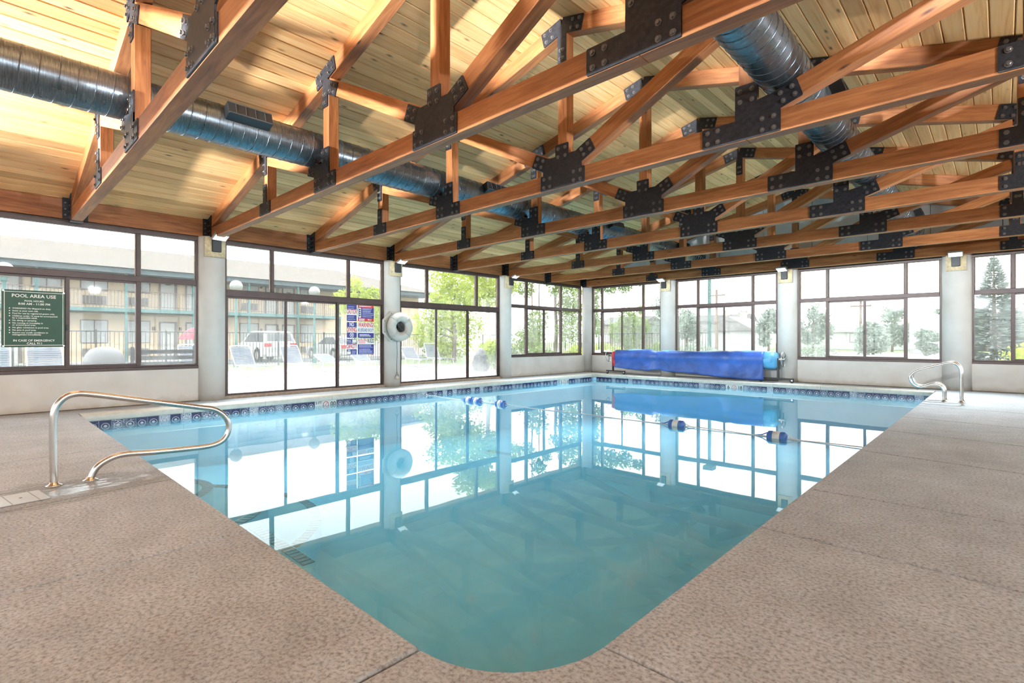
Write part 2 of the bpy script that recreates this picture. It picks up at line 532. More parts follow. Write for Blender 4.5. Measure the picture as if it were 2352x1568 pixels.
ly = [3.1, 5.05, 7.1, 9.1, 11.1, 13.1, YW]
for a, b in zip(ly[:-1], ly[1:]):
    slab([(XW, a), (PX0 - .3, a), (PX0 - .3, b), (XW, b)])
bx_ = [PX0 - .3, -8.2, -6.5, -4.8, -3.1, -1.4]
for a, b in zip(bx_[:-1], bx_[1:]):
    slab([(a, PY1 + .3), (b, PY1 + .3), (b, YW), (a, YW)])

# ---- low walls below the windows and the gable above the back beam
def wall_box(name, boxes, mat=M_STUCCO):
    mb = MB()
    for b in boxes:
        mb.box(*b)
    return struct(name, me=mb.mesh(name, mat))
wl = []
for a, b in ((YF, COLS_Y[0]), (COLS_Y[0], COLS_Y[1]), (COLS_Y[3], YW + .2)):
    wl.append((XW - .22, XW, a, b, -0.05, 0.605))
wall_box('wall_left', wl)
wall_back = wall_box('wall_back', [(XW - .2, XR + .2, YW, YW + .22, -0.05, 0.605)])
wall_box('wall_right', [(XR, XR + .22, YF, YW + .2, -0.05, 0.605)])
wall_box('wall_front', [(XW - .2, XR + .2, YF - .22, YF, -0.05, 0.605)])
def roof_z(x):
    return RIDGE_Z - SLOPE * abs(x - RIDGE_X)
gx = [XW - .2, -9.74, -8.52, -7.30, -6.08, -4.86, -3.64, -2.42, -1.20, 0.02, 1.24, XR + .2]
for Yg, par in ((YW + .02, wall_back),):
    for a, b in zip(gx[:-1], gx[1:]):
        a2, b2 = a + .006, b - .006
        top = [(a2, roof_z(a2))] + ([(RIDGE_X, roof_z(RIDGE_X))] if a2 < RIDGE_X < b2 else []) + [(b2, roof_z(b2))]
        poly = [(a2, ZBT - .02)] + [(b2, ZBT - .02)] + top[::-1]
        mb = MB()
        mb.loft([[(x, Yg, z) for x, z in poly], [(x, Yg + .03, z) for x, z in poly]])
        mb.build('panel', M_GABLE, par)
mb = MB(); mb.loft([[(XW - .2, YW + .06, ZBT), (XR + .2, YW + .06, ZBT), (XR + .2, YW + .06, roof_z(XR + .2)), (RIDGE_X, YW + .06, RIDGE_Z), (XW - .2, YW + .06, roof_z(XW - .2))], [(XW - .2, YW + .12, ZBT), (XR + .2, YW + .12, ZBT), (XR + .2, YW + .12, roof_z(XR + .2)), (RIDGE_X, YW + .12, RIDGE_Z), (XW - .2, YW + .12, roof_z(XW - .2))]])
mb.build('panel_backing', plain('panel_joint', (0.2, 0.17, 0.15), 0.9), wall_back)
mb = MB(); mb.loft([[(XW - .2, YF, ZBT), (XR + .2, YF, ZBT), (XR + .2, YF, roof_z(XR + .2)), (RIDGE_X, YF, RIDGE_Z), (XW - .2, YF, roof_z(XW - .2))], [(XW - .2, YF - .1, ZBT), (XR + .2, YF - .1, ZBT), (XR + .2, YF - .1, roof_z(XR + .2)), (RIDGE_X, YF - .1, RIDGE_Z), (XW - .2, YF - .1, roof_z(XW - .2))]])
struct('wall_front_gable', me=mb.mesh('gable', M_GABLE))

# thin dark brown strip laid on the deck along the wall foot
M_BASE_STRIP = plain('dark_base_strip', (.11, .082, .062), .9, 0, .35, 8)
for nm, bxs in (('base_strip_left', [(XW, XW + .05, YF, COLS_Y[1], 0, .012), (XW, XW + .03, COLS_Y[1], COLS_Y[3], 0, .008), (XW, XW + .045, COLS_Y[3], YW, 0, .012)]), ('base_strip_back', [(XW, XR, YW - .06, YW, 0, .012)])):
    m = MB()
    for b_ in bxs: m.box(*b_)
    struct(nm, me=m.mesh(nm, M_BASE_STRIP))

# ---- ceiling: roof deck with tongue-and-groove boards
RX0, RX1, RY0, RY1 = XW - .9, XR + .9, YF - .5, YW + .7
mb = MB()
for s, xe in ((-1, RX0), (1, RX1)):
    ring = lambda y: [(RIDGE_X, y, RIDGE_Z + .03), (xe, y, roof_z(xe) + .03), (xe, y, roof_z(xe) + .2), (RIDGE_X, y, RIDGE_Z + .2)]
    mb.loft([ring(RY0), ring(RY1)] if s < 0 else [ring(RY1), ring(RY0)])
ceiling = struct('ceiling', me=mb.mesh('ceiling', plain('roof_deck', (0.12, 0.08, 0.05), 0.9)))
BW = 0.1815
ang = math.atan(SLOPE)
def board_mesh(length):
    m = MB(); b = .009; h = BW / 2 - .002
    m.loft([[(x, -h, .02), (x, h, .02), (x, h, -.012), (x, h - b, -.02), (x, -h + b, -.02), (x, -h, -.012)] for x in (-length / 2, length / 2)])
    return m.mesh('board', M_BOARD)
blens = {}
for side in (-1, 1):
    k = 0; d = BW / 2
    dmax = (RIDGE_X - RX0) / math.cos(ang) if side < 0 else (RX1 - RIDGE_X) / math.cos(ang)
    while d < dmax:
        cut = random.choice([3.1, 5.1, 7.1, 9.1, 11.1, 13.0])
        x = RIDGE_X + side * d * math.cos(ang); z = RIDGE_Z - d * math.sin(ang)
        for a, b in ((RY0, cut), (cut, RY1)):
            ln = round(b - a - .002, 3)
            if ln not in blens:
                blens[ln] = board_mesh(ln)
            o = put('board', blens[ln], ceiling, (x, (a + b) / 2, z))
            mt = Matrix.Rotation(ang * side, 3, 'Y') @ Matrix.Rotation(PI / 2, 3, 'Z')
            o.rotation_euler = mt.to_euler()
        d += BW

# ---- windows and sliding doors
def glazing(name, loc, rz, ln, ups, lows, kind='window', posts=True):
    """one bay: ln long; ups / lows are mullion positions of the upper and the lower lights; local x along the wall, local y outward"""
    t = struct(name, loc, rz)
    zt, zs = ZB - .005, (.605 if kind == 'window' else 0.0)
    ztr = 2.19 if kind == 'window' else 2.045
    def bar(x0, x1, y0, y1, z0, z1, nm='frame_bar', mat=M_FRAME):
        return MB().bevbox(x0, x1, y0, y1, z0, z1, .004).build(nm, mat, t)
    fw = .05
    bar(0, ln, -.012, .11, zt - .085, zt, 'frame_head')
    sz = zs + .085 if kind == 'window' else zs + .055
    if kind == 'window':
        bar(0, ln, -.03, .13, zs, sz - .03, 'frame_sill'); bar(0, ln, -.005, .1, sz - .03, sz, 'frame_sill')
    else:
        bar(0, ln, -.06, .14, zs, sz, 'door_track', M_TRACK)
    for x in (0, ln - fw):
        bar(x, x + fw, -.012, .11, sz, zt - .085, 'frame_jamb')
    th = .05 if kind == 'window' else .065
    bar(fw, ln - fw, -.012, .11, ztr - th, ztr + th, 'transom')
    ue = [fw] + list(ups) + [ln - fw]
    for x in ups:
        bar(x - .028, x + .028, -.008, .1, ztr + th, zt - .085, 'mullion')
    for a, b in zip(ue[:-1], ue[1:]):
        a2 = a + (.028 if a > fw else 0); b2 = b - (.028 if b < ln - fw else 0)
        MB().box(a2, b2, .047, .053, ztr + th, zt - .085).build('pane', M_GLASS, t)
        for xx in (a2, b2 - .016):
            bar(xx, xx + .016, .03, .07, ztr + th, zt - .085, 'glazing_bead', M_TRACK)
    le = [fw] + list(lows) + [ln - fw]
    zl = ztr - th
    for i, (a, b) in enumerate(zip(le[:-1], le[1:])):
        yo = .03 + .028 * (i % 2)
        s = .032
        fixed = kind == 'window' and (i == 0 or i == len(le) - 2)
        if not fixed:   # framed sliding sash
            fr = MB()
            fr.box(a - s / 2, a + s, yo - .014, yo + .014, sz, zl).box(b - s, b + s / 2, yo - .014, yo + .014, sz, zl)
            fr.box(a + s, b - s, yo - .014, yo + .014, sz, sz + .035).box(a + s, b - s, yo - .014, yo + .014, zl - .035, zl)
            fr.build('sash', M_FRAME, t)
            MB().box(a + s, b - s, yo - .003, yo + .003, sz + .035, zl - .035).build('pane', M_GLASS, t)
        else:
            MB().box(a + .02 * (i > 0), b - .02 * (i == 0), .047, .053, sz, zl).build('pane', M_GLASS, t)
    for x in lows:
        if kind == 'window' and (x == lows[0] or x == lows[-1]):
            bar(x - .035, x + .035, -.008, .1, sz, zl, 'mullion')
    if kind == 'door':
        x = lows[-1]
        MB().bevbox(x - .012, x + .012, -.012, .016, .93, 1.13, .003).build('handle', M_DARK, t)
    elif len(lows) > 1:
        MB().bevbox(lows[1] - .012, lows[1] + .012, .0, .02, 1.28, 1.38, .003).build('latch', M_DARK, t)
    return t
HP = PI / 2
def lw(name, y0, y1, ups, lows, kind):
    glazing(name, (XW - .02, y0, 0), HP, y1 - y0, [u - y0 for u in ups], [u - y0 for u in lows], kind)
def bw(name, x0, x1, ups, lows, kind='window'):
    glazing(name, (x0, YW + .02, 0), 0, x1 - x0, [u - x0 for u in ups], [u - x0 for u in lows], kind)
CR = .215
lw('window_1', COLS_Y[0] + CR - .03, 2.93, [.08, 2.0], [.08, 1.06, 2.0], 'window')
lw('door_1', 3.35, 6.90, [4.27, 5.98], [4.55, 5.71], 'door')
lw('door_2', 7.33, 10.86, [8.21, 9.96], [8.52, 9.63], 'door')
lw('window_2', 11.30, 14.98, [12.1, 13.85], [12.1, 12.97, 13.85], 'window')
bw('window_3', -10.66, -7.96, [-10.25, -8.63], [-10.25, -9.45, -8.63])
bw('window_4', -7.48, -4.48, [-6.76, -5.15], [-6.76, -5.97, -5.15])
bw('window_5', -3.98, -0.985, [-3.29, -1.66], [-3.29, -2.48, -1.66])
bw('window_6', -0.485, 2.72, [.18, 2.0], [.18, 1.05, 2.0])
lw('window_7', YF + .15, COLS_Y[0] - CR + .03, [-3.8, -2.0], [-3.8, -2.9, -2.0], 'window')
for i, (y0, y1) in enumerate(((14.98, 11.3), (10.86, 7.33), (6.9, 3.35), (2.93, -.62), (-1.04, -4.65))):
    ln = y0 - y1
    glazing('window_%d' % (8 + i), (XR + .02, y0, 0), -HP, ln, [ln * .27, ln * .73], [ln * .27, ln * .5, ln * .73])
for i, (x0, x1) in enumerate(((2.72, -.485), (-.985, -3.98), (-4.48, -7.48), (-7.96, -10.66))):
    ln = x0 - x1
    glazing('window_%d' % (13 + i), (x0, YF - .02, 0), PI, ln, [ln * .27, ln * .73], [ln * .27, ln * .5, ln * .73])

# ---- eave beams
def beam(name, label, p0, p1, wd=.13, z0=ZB, z1=ZBT):
    p0, p1 = Vector(p0), Vector(p1); ln = (p1 - p0).length
    me = MB().bevbox(-ln / 2, ln / 2, -wd / 2, wd / 2, z0, z1, .008).mesh(name, M_BEAM)
    d = p1 - p0
    o = put(name, me, None, ((p0.x + p1.x) / 2, (p0.y + p1.y) / 2, 0), math.atan2(d.y, d.x))
    return tag(o, label, 'beam')
beam('eave_beam', 'long reddish timber beam above the glass sliding doors and sign', (XW - .04, YF, 0), (XW - .04, YW - .02, 0))
beam('eave_beam', 'reddish timber beam on top of the far wall above the blue pool cover', (XW - .11, YW + .045, 0), (XR, YW + .045, 0))
beam('eave_beam', 'reddish timber beam along the top of the wall on the right, mostly out of frame', (XR + .04, YF, 0), (XR + .04, YW - .02, 0))
beam('eave_beam', 'reddish timber beam above the windows behind the camera', (XW - .11, YF - .045, 0), (XR, YF - .045, 0))

# ---- columns
def column(x, y, r, label, quarter=False):
    mb = MB(); mb.lathe([(r, -0.05), (r, ZB - .012), (r - .012, ZB)], 28)
    o = mb.build('column', M_STUCCO, None, (x, y, 0), smooth=False)
    me = o.data
    for p in me.polygons:
        p.use_smooth = len(p.vertices) == 4 and abs(p.normal.z) < .5
    return tag(o, label, 'column')
column(XW - .04, COLS_Y[1], .232, 'pale round column between the green-sign window and the sliding doors')
column(XW - .04, COLS_Y[2], .222, 'pale round column behind the octagonal life ring holder')
column(XW - .04, COLS_Y[3], .222, 'pale round column right of the second pair of sliding doors')
column(XW + .0, YW - .02, .19, 'pale round column in the far corner of the room')
column(COLS_X[0], YW + .03, .25, 'pale round column behind the middle of the blue pool cover')
column(COLS_X[1], YW + .03, .25, 'pale round column at the right end of the blue pool cover')
column(COLS_X[2], YW + .03, .26, 'pale round column behind the pair of looped grab rails')
column(XW - .04, COLS_Y[0], .23, 'pale round column outside the frame before the green-sign window')
for y in COLS_Y[:]:
    column(XR + .04, y, .23, 'pale round column between windows on the unseen wall to the right')['group'] = 'columns of the right wall'
column(XR + .0, YW - .02, .19, 'pale round column in the unseen corner at the far right')

# ================================================================== POOL
pool = thing('swimming_pool', 'rectangular indoor pool of turquoise water with a patterned blue tile border', 'pool', (0, 0, 0))
def pool_outline(d=0.0, seg=8):
    """counter-clockwise outline, grown by d, with rounded corners"""
    rr = {(0, 0): .12, (1, 0): R, (1, 1): .12, (0, 1): .12}
    x0, x1, y0, y1 = PX0 - d, PX1 + d, PY0 - d, PY1 + d
    out = []
    for (ix, iy), a in (((0, 0), PI), ((1, 0), 1.5 * PI), ((1, 1), 0), ((0, 1), .5 * PI)):
        r = rr[(ix, iy)] + d
        cx = x0 + r if ix == 0 else x1 - r; cy_ = y0 + r if iy == 0 else y1 - r
        for k in range(seg + 1):
            q = a + HP * k / seg
            out.append((cx + r * math.cos(q), cy_ + r * math.sin(q)))
    return out
def pool_depth(x, y):
    return -0.95 - 0.55 * (y - PY0) / (PY1 - PY0)
ol = pool_outline(.012); mb = MB()
n = len(ol)
rings = [[(x, y, -.11) for x, y in ol], [(x, y, pool_depth(x, y) + .12) for x, y in ol]]
for dd, dz in ((-.06, .03), (-.15, 0)):
    o2 = pool_outline(dd) if dd > -.11 else None
    if o2 is None:
        cx_, cyy = (PX0 + PX1) / 2, (PY0 + PY1) / 2
        o2 = [(cx_ + (x - cx_) * .965, cyy + (y - cyy) * .978) for x, y in ol]
    rings.append([(x, y, pool_depth(x, y) + dz) for x, y in o2])
rings = [r[::-1] for r in rings]
mb.loft(rings, cap=False)
o0 = len(mb.v); last = rings[-1]
mb.v += last; mb.f.append(tuple(o0 + i for i in range(n)))
mb.build('basin', M_PLASTER, pool, smooth=False)
# water surface
wo = pool_outline(.01)
wat = MB(); wat.v = [(x, y, ZWATER) for x, y in wo]; wat.f = [tuple(range(len(wo)))]
wat.build('water', M_WATER, pool)
# coping on the two far sides; concrete lip on the near sides
def coping(length):
    prof = [(-.30, -.1), (.0, -.1), (.012, -.085), (.016, -.05), (.012, -.018), (-.006, -.002), (-.03, .003), (-.30, .003)]
    m = MB(); m.loft([[(x, y, z) for y, z in prof] for x in (-length / 2 + .003, length / 2 - .003)])
    return m.mesh('coping_stone', M_COPING)
ncl, ncb = 10, 8
cl, cb = (PY1 - PY0 - .15) / ncl, (PX1 - PX0 - .15) / ncb
mcl, mcb = coping(cl), coping(cb)
for k in range(ncl):
    put('coping_stone', mcl, pool, (PX0, PY0 + (k + .5) * cl, 0), -HP)       # local +y points at the water
for k in range(ncb):
    put('coping_stone', mcb, pool, (PX1 - (k + .5) * cb, PY1, 0), PI)
MB().bevbox(PX0 - .3, PX0 + .03, PY1 - .15, PY1 + .3, -.1, .003, .006).build('coping_stone', M_COPING, pool)
MB().bevbox(PX0 + .03, PX0 + .15, PY1 - .016, PY1 + .3, -.1, .003, .006).build('coping_stone', M_COPING, pool)
# border tiles
TP = .1545
def tile_mesh():
    m = MB(); h = TP / 2 - .003
    m.loft([[(-h, .008, -h), (h, .008, -h), (h, .008, h), (-h, .008, h)], [(-h, .002, -h), (h, .002, -h), (h, .002, h), (-h, .002, h)], [(-h + .003, 0, -h + .003), (h - .003, 0, -h + .003), (h - .003, 0, h - .003), (-h + .003, 0, h - .003)]])
    return m
tm = tile_mesh().mesh('border_tile', M_TILE)
marker = plain('marker_tile', (0.62, 0.63, 0.6), .3)
tmw = tile_mesh().mesh('border_tile', marker)
M_BLACK = plain('black_print', (0.012, 0.012, 0.014), .5)
M_RED = plain('red_print', (0.55, 0.06, 0.05), .5)
zt_ = -.1 - TP / 2
def marks_at(pos, rz, items):
    for off, kind in items:
        o = put('border_tile', tmw, pool, (pos[0] + math.cos(rz) * off, pos[1] + math.sin(rz) * off, zt_), rz)
        if kind == 'no':
            ring = MB(); ring.tube([(.055 * math.cos(2 * PI * k / 24), 0, .055 * math.sin(2 * PI * k / 24)) for k in range(25)], .006, 4)
            ring.build('prohibition_sign', M_RED, o, (0, -.002, .005))
            MB().box(-.05, .05, -.001, 0, -.005, .005).build('prohibition_bar', M_RED, o, (0, -.002, .005), rot=(0, math.radians(-45), 0))
        else:
            txt, sz = kind
            me = text_mesh(txt, sz, M_BLACK, bold=.02)
            put('lettering', me, o, (0, -.002, .005 if sz > .1 else .04), rot=(HP, 0, 0))
skipL, skipB = set(), set()
nL = int((PY1 - PY0) / TP); nB = int((PX1 - PX0) / TP)
def tile_pos_L(i): return (PX0 - .008 + .0, PY0 + .05 + (i + .5) * TP)
iL3 = 23; iL5 = 74; iB6 = 28
for i in (iL3, iL3 + 1, iL3 + 2, iL5, iL5 + 1, iL5 + 2): skipL.add(i)
for i in (iB6, iB6 + 1, iB6 + 2): skipB.add(i)
for i in range(nL):
    if i not in skipL:
        put('border_tile', tm, pool, (PX0 - .002, PY0 + .05 + (i + .5) * TP, zt_), HP)
for i in range(nB):
    if i not in skipB:
        put('border_tile', tm, pool, (PX0 + .05 + (i + .5) * TP, PY1 + .002, zt_), 0)
# front of a tile is local -y: on the left wall it must look to +x, on the back wall to -y
for o in pool.children:
    pass
marks_at((PX0 - .002, PY0 + .05 + (iL3 + 1.5) * TP), HP, [(-TP, ('3 FT', .07)), (0, 'no'), (TP, ('00', .12))])
marks_at((PX0 - .002, PY0 + .05 + (iL5 + 1.5) * TP), HP, [(-TP, ('5', .13)), (0, 'no'), (TP, ('10', .12))])
marks_at((PX0 + .05 + (iB6 + 1.5) * TP, PY1 + .002), 0, [(-TP, ('6', .13)), (0, 'no'), (TP, ('18', .12))])
# rounded entry steps below the hand rail and a bench along the near wall, edged with navy tiles
def edge_tiles(parent, path, wd=.10, ln=.055, gap=.012, z=0):
    """little navy tiles lying flat along a path"""
    acc = 0; tot = 0
    P = [Vector(p) for p in path]
    segs = [(P[i], P[i + 1], (P[i + 1] - P[i]).length) for i in range(len(P) - 1)]
    tot = sum(s[2] for s in segs); m = MB(); k = int(tot / (ln + gap)); d = (ln + gap) / 2
    m2 = MB().bevbox(-ln / 2, ln / 2, -wd / 2, wd / 2, 0, .006, .002).mesh('edge_tile', M_NAVY)
    for j in range(k):
        s = d
        for a, b, l in segs:
            if s <= l:
                p = a + (b - a) * (s / l); dr = b - a
                put('edge_tile', m2, parent, (p.x, p.y, z), math.atan2(dr.y, dr.x))
                break
            s -= l
        d += ln + gap
SC = (-5.95, PY0)
def step(r, z0, z1):
    pts = [(SC[0] + r * math.cos(q), SC[1] - .02 + r * math.sin(q)) for q in (PI * k / 20 for k in range(21))]
    m = MB(); m.prism(pts, z0, z1)
    o = m.build('step', M_PLASTER, pool)
    rr = r - .07
    edge_tiles(o, [(SC[0] + rr * math.cos(q), SC[1] + rr * math.sin(q)) for q in (PI * k / 24 for k in range(25))], z=z1)
step(.60, -1.05, -.36); step(1.10, -1.05, -.56); step(1.62, -1.05, -.76)
mb = MB(); mb.prism([(-5.0, PY0 - .02), (-3.78, PY0 - .02), (-3.72, PY0 + .1), (-3.74, PY0 + .62), (-3.84, PY0 + .72), (-5.0, PY0 + .72)], -1.05, -.6)
bo = mb.build('bench', M_PLASTER, pool)
edge_tiles(bo, [(-5.0, PY0 + .66), (-3.86, PY0 + .66)], z=-.6)

# ================================================================== ROOF TRUSSES
TW, CD = .14, .2                    # member width, chord depth
ZC0, ZC1 = 3.02, 3.22               # bottom chord
V1, V2 = 4.13, 2.2                  # post offsets from the king post
HALF = 6.86
def top_under(dx): return roof_z(RIDGE_X + dx) - .022
def member_mesh(ln, dp, wd, name):
    return MB().bevbox(-ln / 2, ln / 2, -wd / 2, wd / 2, -dp / 2, dp / 2, .006).mesh(name, M_BEAM)
_mm = {}
def member(t, name, a, b, dp, wd=TW, y=0):
    """straight timber from a to b (x, z of the centre line, x measured from the ridge)"""
    dx, dz = b[0] - a[0], b[1] - a[1]; ln = math.hypot(dx, dz)
    key = (name, round(ln, 3), dp, wd)
    if key not in _mm:
        _mm[key] = member_mesh(ln, dp, wd, name)
    return put(name, _mm[key], t, ((a[0] + b[0]) / 2, y, (a[1] + b[1]) / 2), rot=(0, -math.atan2(dz, dx), 0))
bolt_me = MB().lathe([(.025, 0), (.025, -.004), (.015, -.005), (.015, -.018), (.011, -.02)], 7, axis='y').mesh('bolt', M_BOLT)
def plate(t, arms, near_t=True, fill=()):
    """gusset of steel arms: each arm (x, z, angle, length, width); bolts near the arm ends"""
    pl = MB(); yb = -TW / 2
    spots = []
    for ai, (x, z, a, ln, wd) in enumerate(arms):
        ye = yb - .011 - .0004 * ai
        ca, sa = math.cos(a), math.sin(a); h = wd / 2
        P = lambda u, v: (x + ca * u - sa * v, z + sa * u + ca * v)
        c = .008
        ring = [P(0, -h), P(ln - c, -h), P(ln, -h + c), P(ln, h - c), P(ln - c, h), P(0, h)]
        pl.loft([[(p[0], yb, p[1]) for p in ring], [(p[0], ye, p[1]) for p in ring]])
        k = 2 if ln > .2 else 1
        for i in range(k):
            for s in (-1, 1):
                spots.append(P(ln - .055 - .1 * i, s * (h - .045)))
    for poly in fill:
        pl.loft([[(x, yb, z) for x, z in poly], [(x, yb - .0135, z) for x, z in poly]])
    o = pl.build('gusset_plate', M_STEEL, t)
    if near_t:
        for sx, sz in spots:
            put('bolt', bolt_me, o, (sx, yb - .0125, sz))
    else:
        bm = MB()
        for sx, sz in spots:
            bm.lathe([(.025, 0), (.025, -.004), (.015, -.005), (.015, -.018)], 6, (sx, yb - .012, sz), 'y')
        tag(bm.build('bolts', M_BOLT, o), kind='stuff')
    return o
def make_truss(idx, y, label):
    t = thing('roof_truss', label, 'roof truss', (RIDGE_X, y, 0), 0, 'timber roof trusses over the pool')
    nt_ = idx <= 4
    zc = (ZC0 + ZC1) / 2
    member(t, 'bottom_chord', (-HALF, zc), (2.2, zc), CD); member(t, 'bottom_chord', (2.2, zc), (HALF, zc), CD)
    tc = lambda dx: top_under(dx) - CD / 2 * 1.03
    member(t, 'top_chord', (-HALF, tc(-HALF)), (-.02, tc(0)), CD); member(t, 'top_chord', (.02, tc(0)), (HALF, tc(HALF)), CD)
    for dx in (-V1, -V2, 0, V2, V1):
        member(t, 'post', (dx, ZC1), (dx, tc(dx) - CD / 2 * 1.03 + (.0 if dx else -.0)), TW)
    sa = math.atan(SLOPE)
    for s in (-1, 1):
        zt2, zt1 = tc(V2) - .16, tc(V1) - .14
        member(t, 'diagonal', (s * .1, ZC1 + .06), (s * (V2 - .06), zt2), .18)
        member(t, 'diagonal', (s * (V2 + .1), ZC1 + .05), (s * (V1 - .06), zt1), .16)
        d2 = math.atan2(zt2 - ZC1 - .06, V2 - .16); d1 = math.atan2(zt1 - ZC1 - .05, V1 - V2 - .16)
        def A(x, z, ang_, ln, wd):      # mirrored arm
            return (s * x, z, ang_ if s > 0 else PI - ang_, ln, wd)
        # post 1 foot and head
        plate(t, [A(V1, zc, 0, .2, .19), A(V1, zc, PI, .2, .19), A(V1, ZC1 - .02, HP, .28, .13)], near_t=nt_)
        plate(t, [A(V1, tc(V1), -sa, .22, .19), A(V1, tc(V1), PI - sa, .22, .19), A(V1, tc(V1), -HP, .36, .13)], near_t=nt_)
        # post 2 foot (chord splice on the right) and head
        ex = .42 if s > 0 else .26
        plate(t, [A(V2, zc, 0, .3, .195), A(V2, zc, PI, ex, .195), A(V2 + .0, ZC1 - .02, HP, .34, .2), A(V2 + .06, ZC1 + .02, d1, .42, .17)], near_t=nt_,
              fill=[[(s * (V2 - .1), ZC0 + .005), (s * (V2 + .3), ZC0 + .005), (s * (V2 + .3), ZC1 + .06), (s * (V2 + .2), ZC1 + .16), (s * (V2 - .1), ZC1 + .1)][::s]])
        plate(t, [A(V2, tc(V2), -sa, .25, .19), A(V2, tc(V2), PI - sa, .25, .19), A(V2, tc(V2), -HP, .42, .13), A(V2 - .02, zt2, PI + d2, .3, .17)], near_t=nt_)
    d2 = math.atan2(tc(V2) - .16 - ZC1 - .06, V2 - .16)
    plate(t, [(0, zc, 0, .34, .195), (0, zc, PI, .34, .195), (0, ZC1 - .02, HP, .36, .2), (.08, ZC1 + .04, d2, .42, .17), (-.08, ZC1 + .04, PI - d2, .42, .17)], near_t=nt_,
          fill=[[(-.3, ZC0 + .005), (.3, ZC0 + .005), (.3, ZC1 + .1), (.2, ZC1 + .2), (-.2, ZC1 + .2), (-.3, ZC1 + .1)]])
    plate(t, [(0, tc(0), -sa, .32, .19), (0, tc(0), PI + sa, .32, .19), (0, tc(0), -HP, .46, .13)], near_t=nt_)
    # steel hangers on the eave beams
    for s in (-1, 1):
        xb = s * (HALF + .0)
        hb = MB()
        hb.box(min(xb, xb - s * .012), max(xb, xb - s * .012), -.16, -TW / 2, ZB + .0, ZBT + .02).box(min(xb, xb - s * .012), max(xb, xb - s * .012), TW / 2, .16, ZB + .0, ZBT + .02)
        for yy in (-TW / 2 - .01, TW / 2):
            hb.box(min(xb, xb - s * .2), max(xb, xb - s * .2), yy, yy + .01, ZC0 - .012, ZBT + .07)
        hb.box(min(xb, xb - s * .2), max(xb, xb - s * .2), -TW / 2, TW / 2, ZC0 - .012, ZC0 - .001)
        h = hb.build('hanger_bracket', M_STEEL, t)
        bm = MB()
        for yy in (-.125, .125):
            for zz in (ZB + .06, ZB + .15, ZB + .25):
                bm.lathe([(.014, 0), (.014, -s * .012)], 6, (xb - s * .012, yy, zz), 'x')
        for zz in (ZC0 + .06, ZC0 + .14, ZC0 + .24, ZC0 + .34):
            for q in (.06, .14):
                bm.lathe([(.014, 0), (.014, -.012)], 6, (xb - s * q, -TW / 2 - .01, zz), 'y')
        tag(bm.build('bolts', M_BOLT, h), kind='stuff')
    return t
names = ['timber roof truss behind the camera, farthest from the pool', 'timber roof truss just behind the camera, outside the frame',
         'nearest timber roof truss in view, crossing the top left corner', 'second timber roof truss from the camera, above the first column',
         'third timber roof truss from the camera, above the first sliding doors', 'fourth timber roof truss from the camera, above the life ring column',
         'fifth timber roof truss from the camera, above the second sliding doors', 'sixth timber roof truss from the camera, two before the last full one',
         'seventh timber roof truss from the camera, last one clear of the gable wall', 'farthest timber roof truss, set right against the white gable wall']
for i, y in enumerate(TRUSS_Y):
    if i > 0:
        make_truss(i, y, names[i])

# ================================================================== DUCTS
def duct(x, z, r, y0, y1, label, boxes, side):
    t = thing('spiral_duct', label, 'air duct', (x, y0, z))
    ln = y1 - y0; k = int(ln / .12)
    mb = MB(); mb.lathe([(r, ln * i / k) for i in range(k + 1)], 32, axis='y')
    o = mb.build('pipe', M_DUCT, t)
    for p in o.data.polygons:
        p.use_smooth = len(p.vertices) == 4
    pitch = .135; turns = int(ln / pitch); seg = 22
    pts = [((r + .001) * math.cos(2 * PI * j / seg), pitch * j / seg, (r + .001) * math.sin(2 * PI * j / seg)) for j in range(turns * seg)]
    MB().tube(pts, .0055, 4).build('spiral_seam', M_DUCT, t, smooth=True)
    MB().lathe([(r - .004, ln - .02), (r - .004, ln + .003)], 28, axis='y').build('end_cap', M_DARK, t)
    for yb, lb in boxes:
        a = math.radians(18)
        bx = put('air_grille', MB().bevbox(-.03, .14, -lb / 2, lb / 2, -.075, .075, .005).mesh('air_grille', M_DARK), t, ((r - .02) * math.cos(a) * side, yb - y0, (r - .02) * math.sin(a)), rot=(0, -a, 0) if side > 0 else (0, PI + a, 0))
        nb = 4
        sm = MB().box(.141, .147, -.002, .002, -.06, .06).mesh('slat', plain('grille_slat', (.09, .085, .085), .4))
        for q in range(nb):
            put('slat', sm, bx, (0, -lb / 2 + lb * (q + .8) / (nb + .6), 0))
        MB().box(.139, .146, -lb / 2 + .01, lb / 2 - .01, -.07, -.06).box(.139, .146, -lb / 2 + .01, lb / 2 - .01, .06, .07).build('grille_rim', plain('grille_slat', (.09, .085, .085)), bx)
    return t
duct(-6.53, 3.61, .222, YF + .1, 14.92, 'long black spiral air duct running through the trusses on the left', [(2.2, .48), (6.2, .52), (9.98, .5), (13.4, .5)], 1)
duct(-1.47, 3.62, .208, YF + .1, 14.92, 'shiny spiral air duct running through the trusses on the right', [(2.2, .48), (6.35, .5), (9.98, .5), (13.4, .5)], 1)

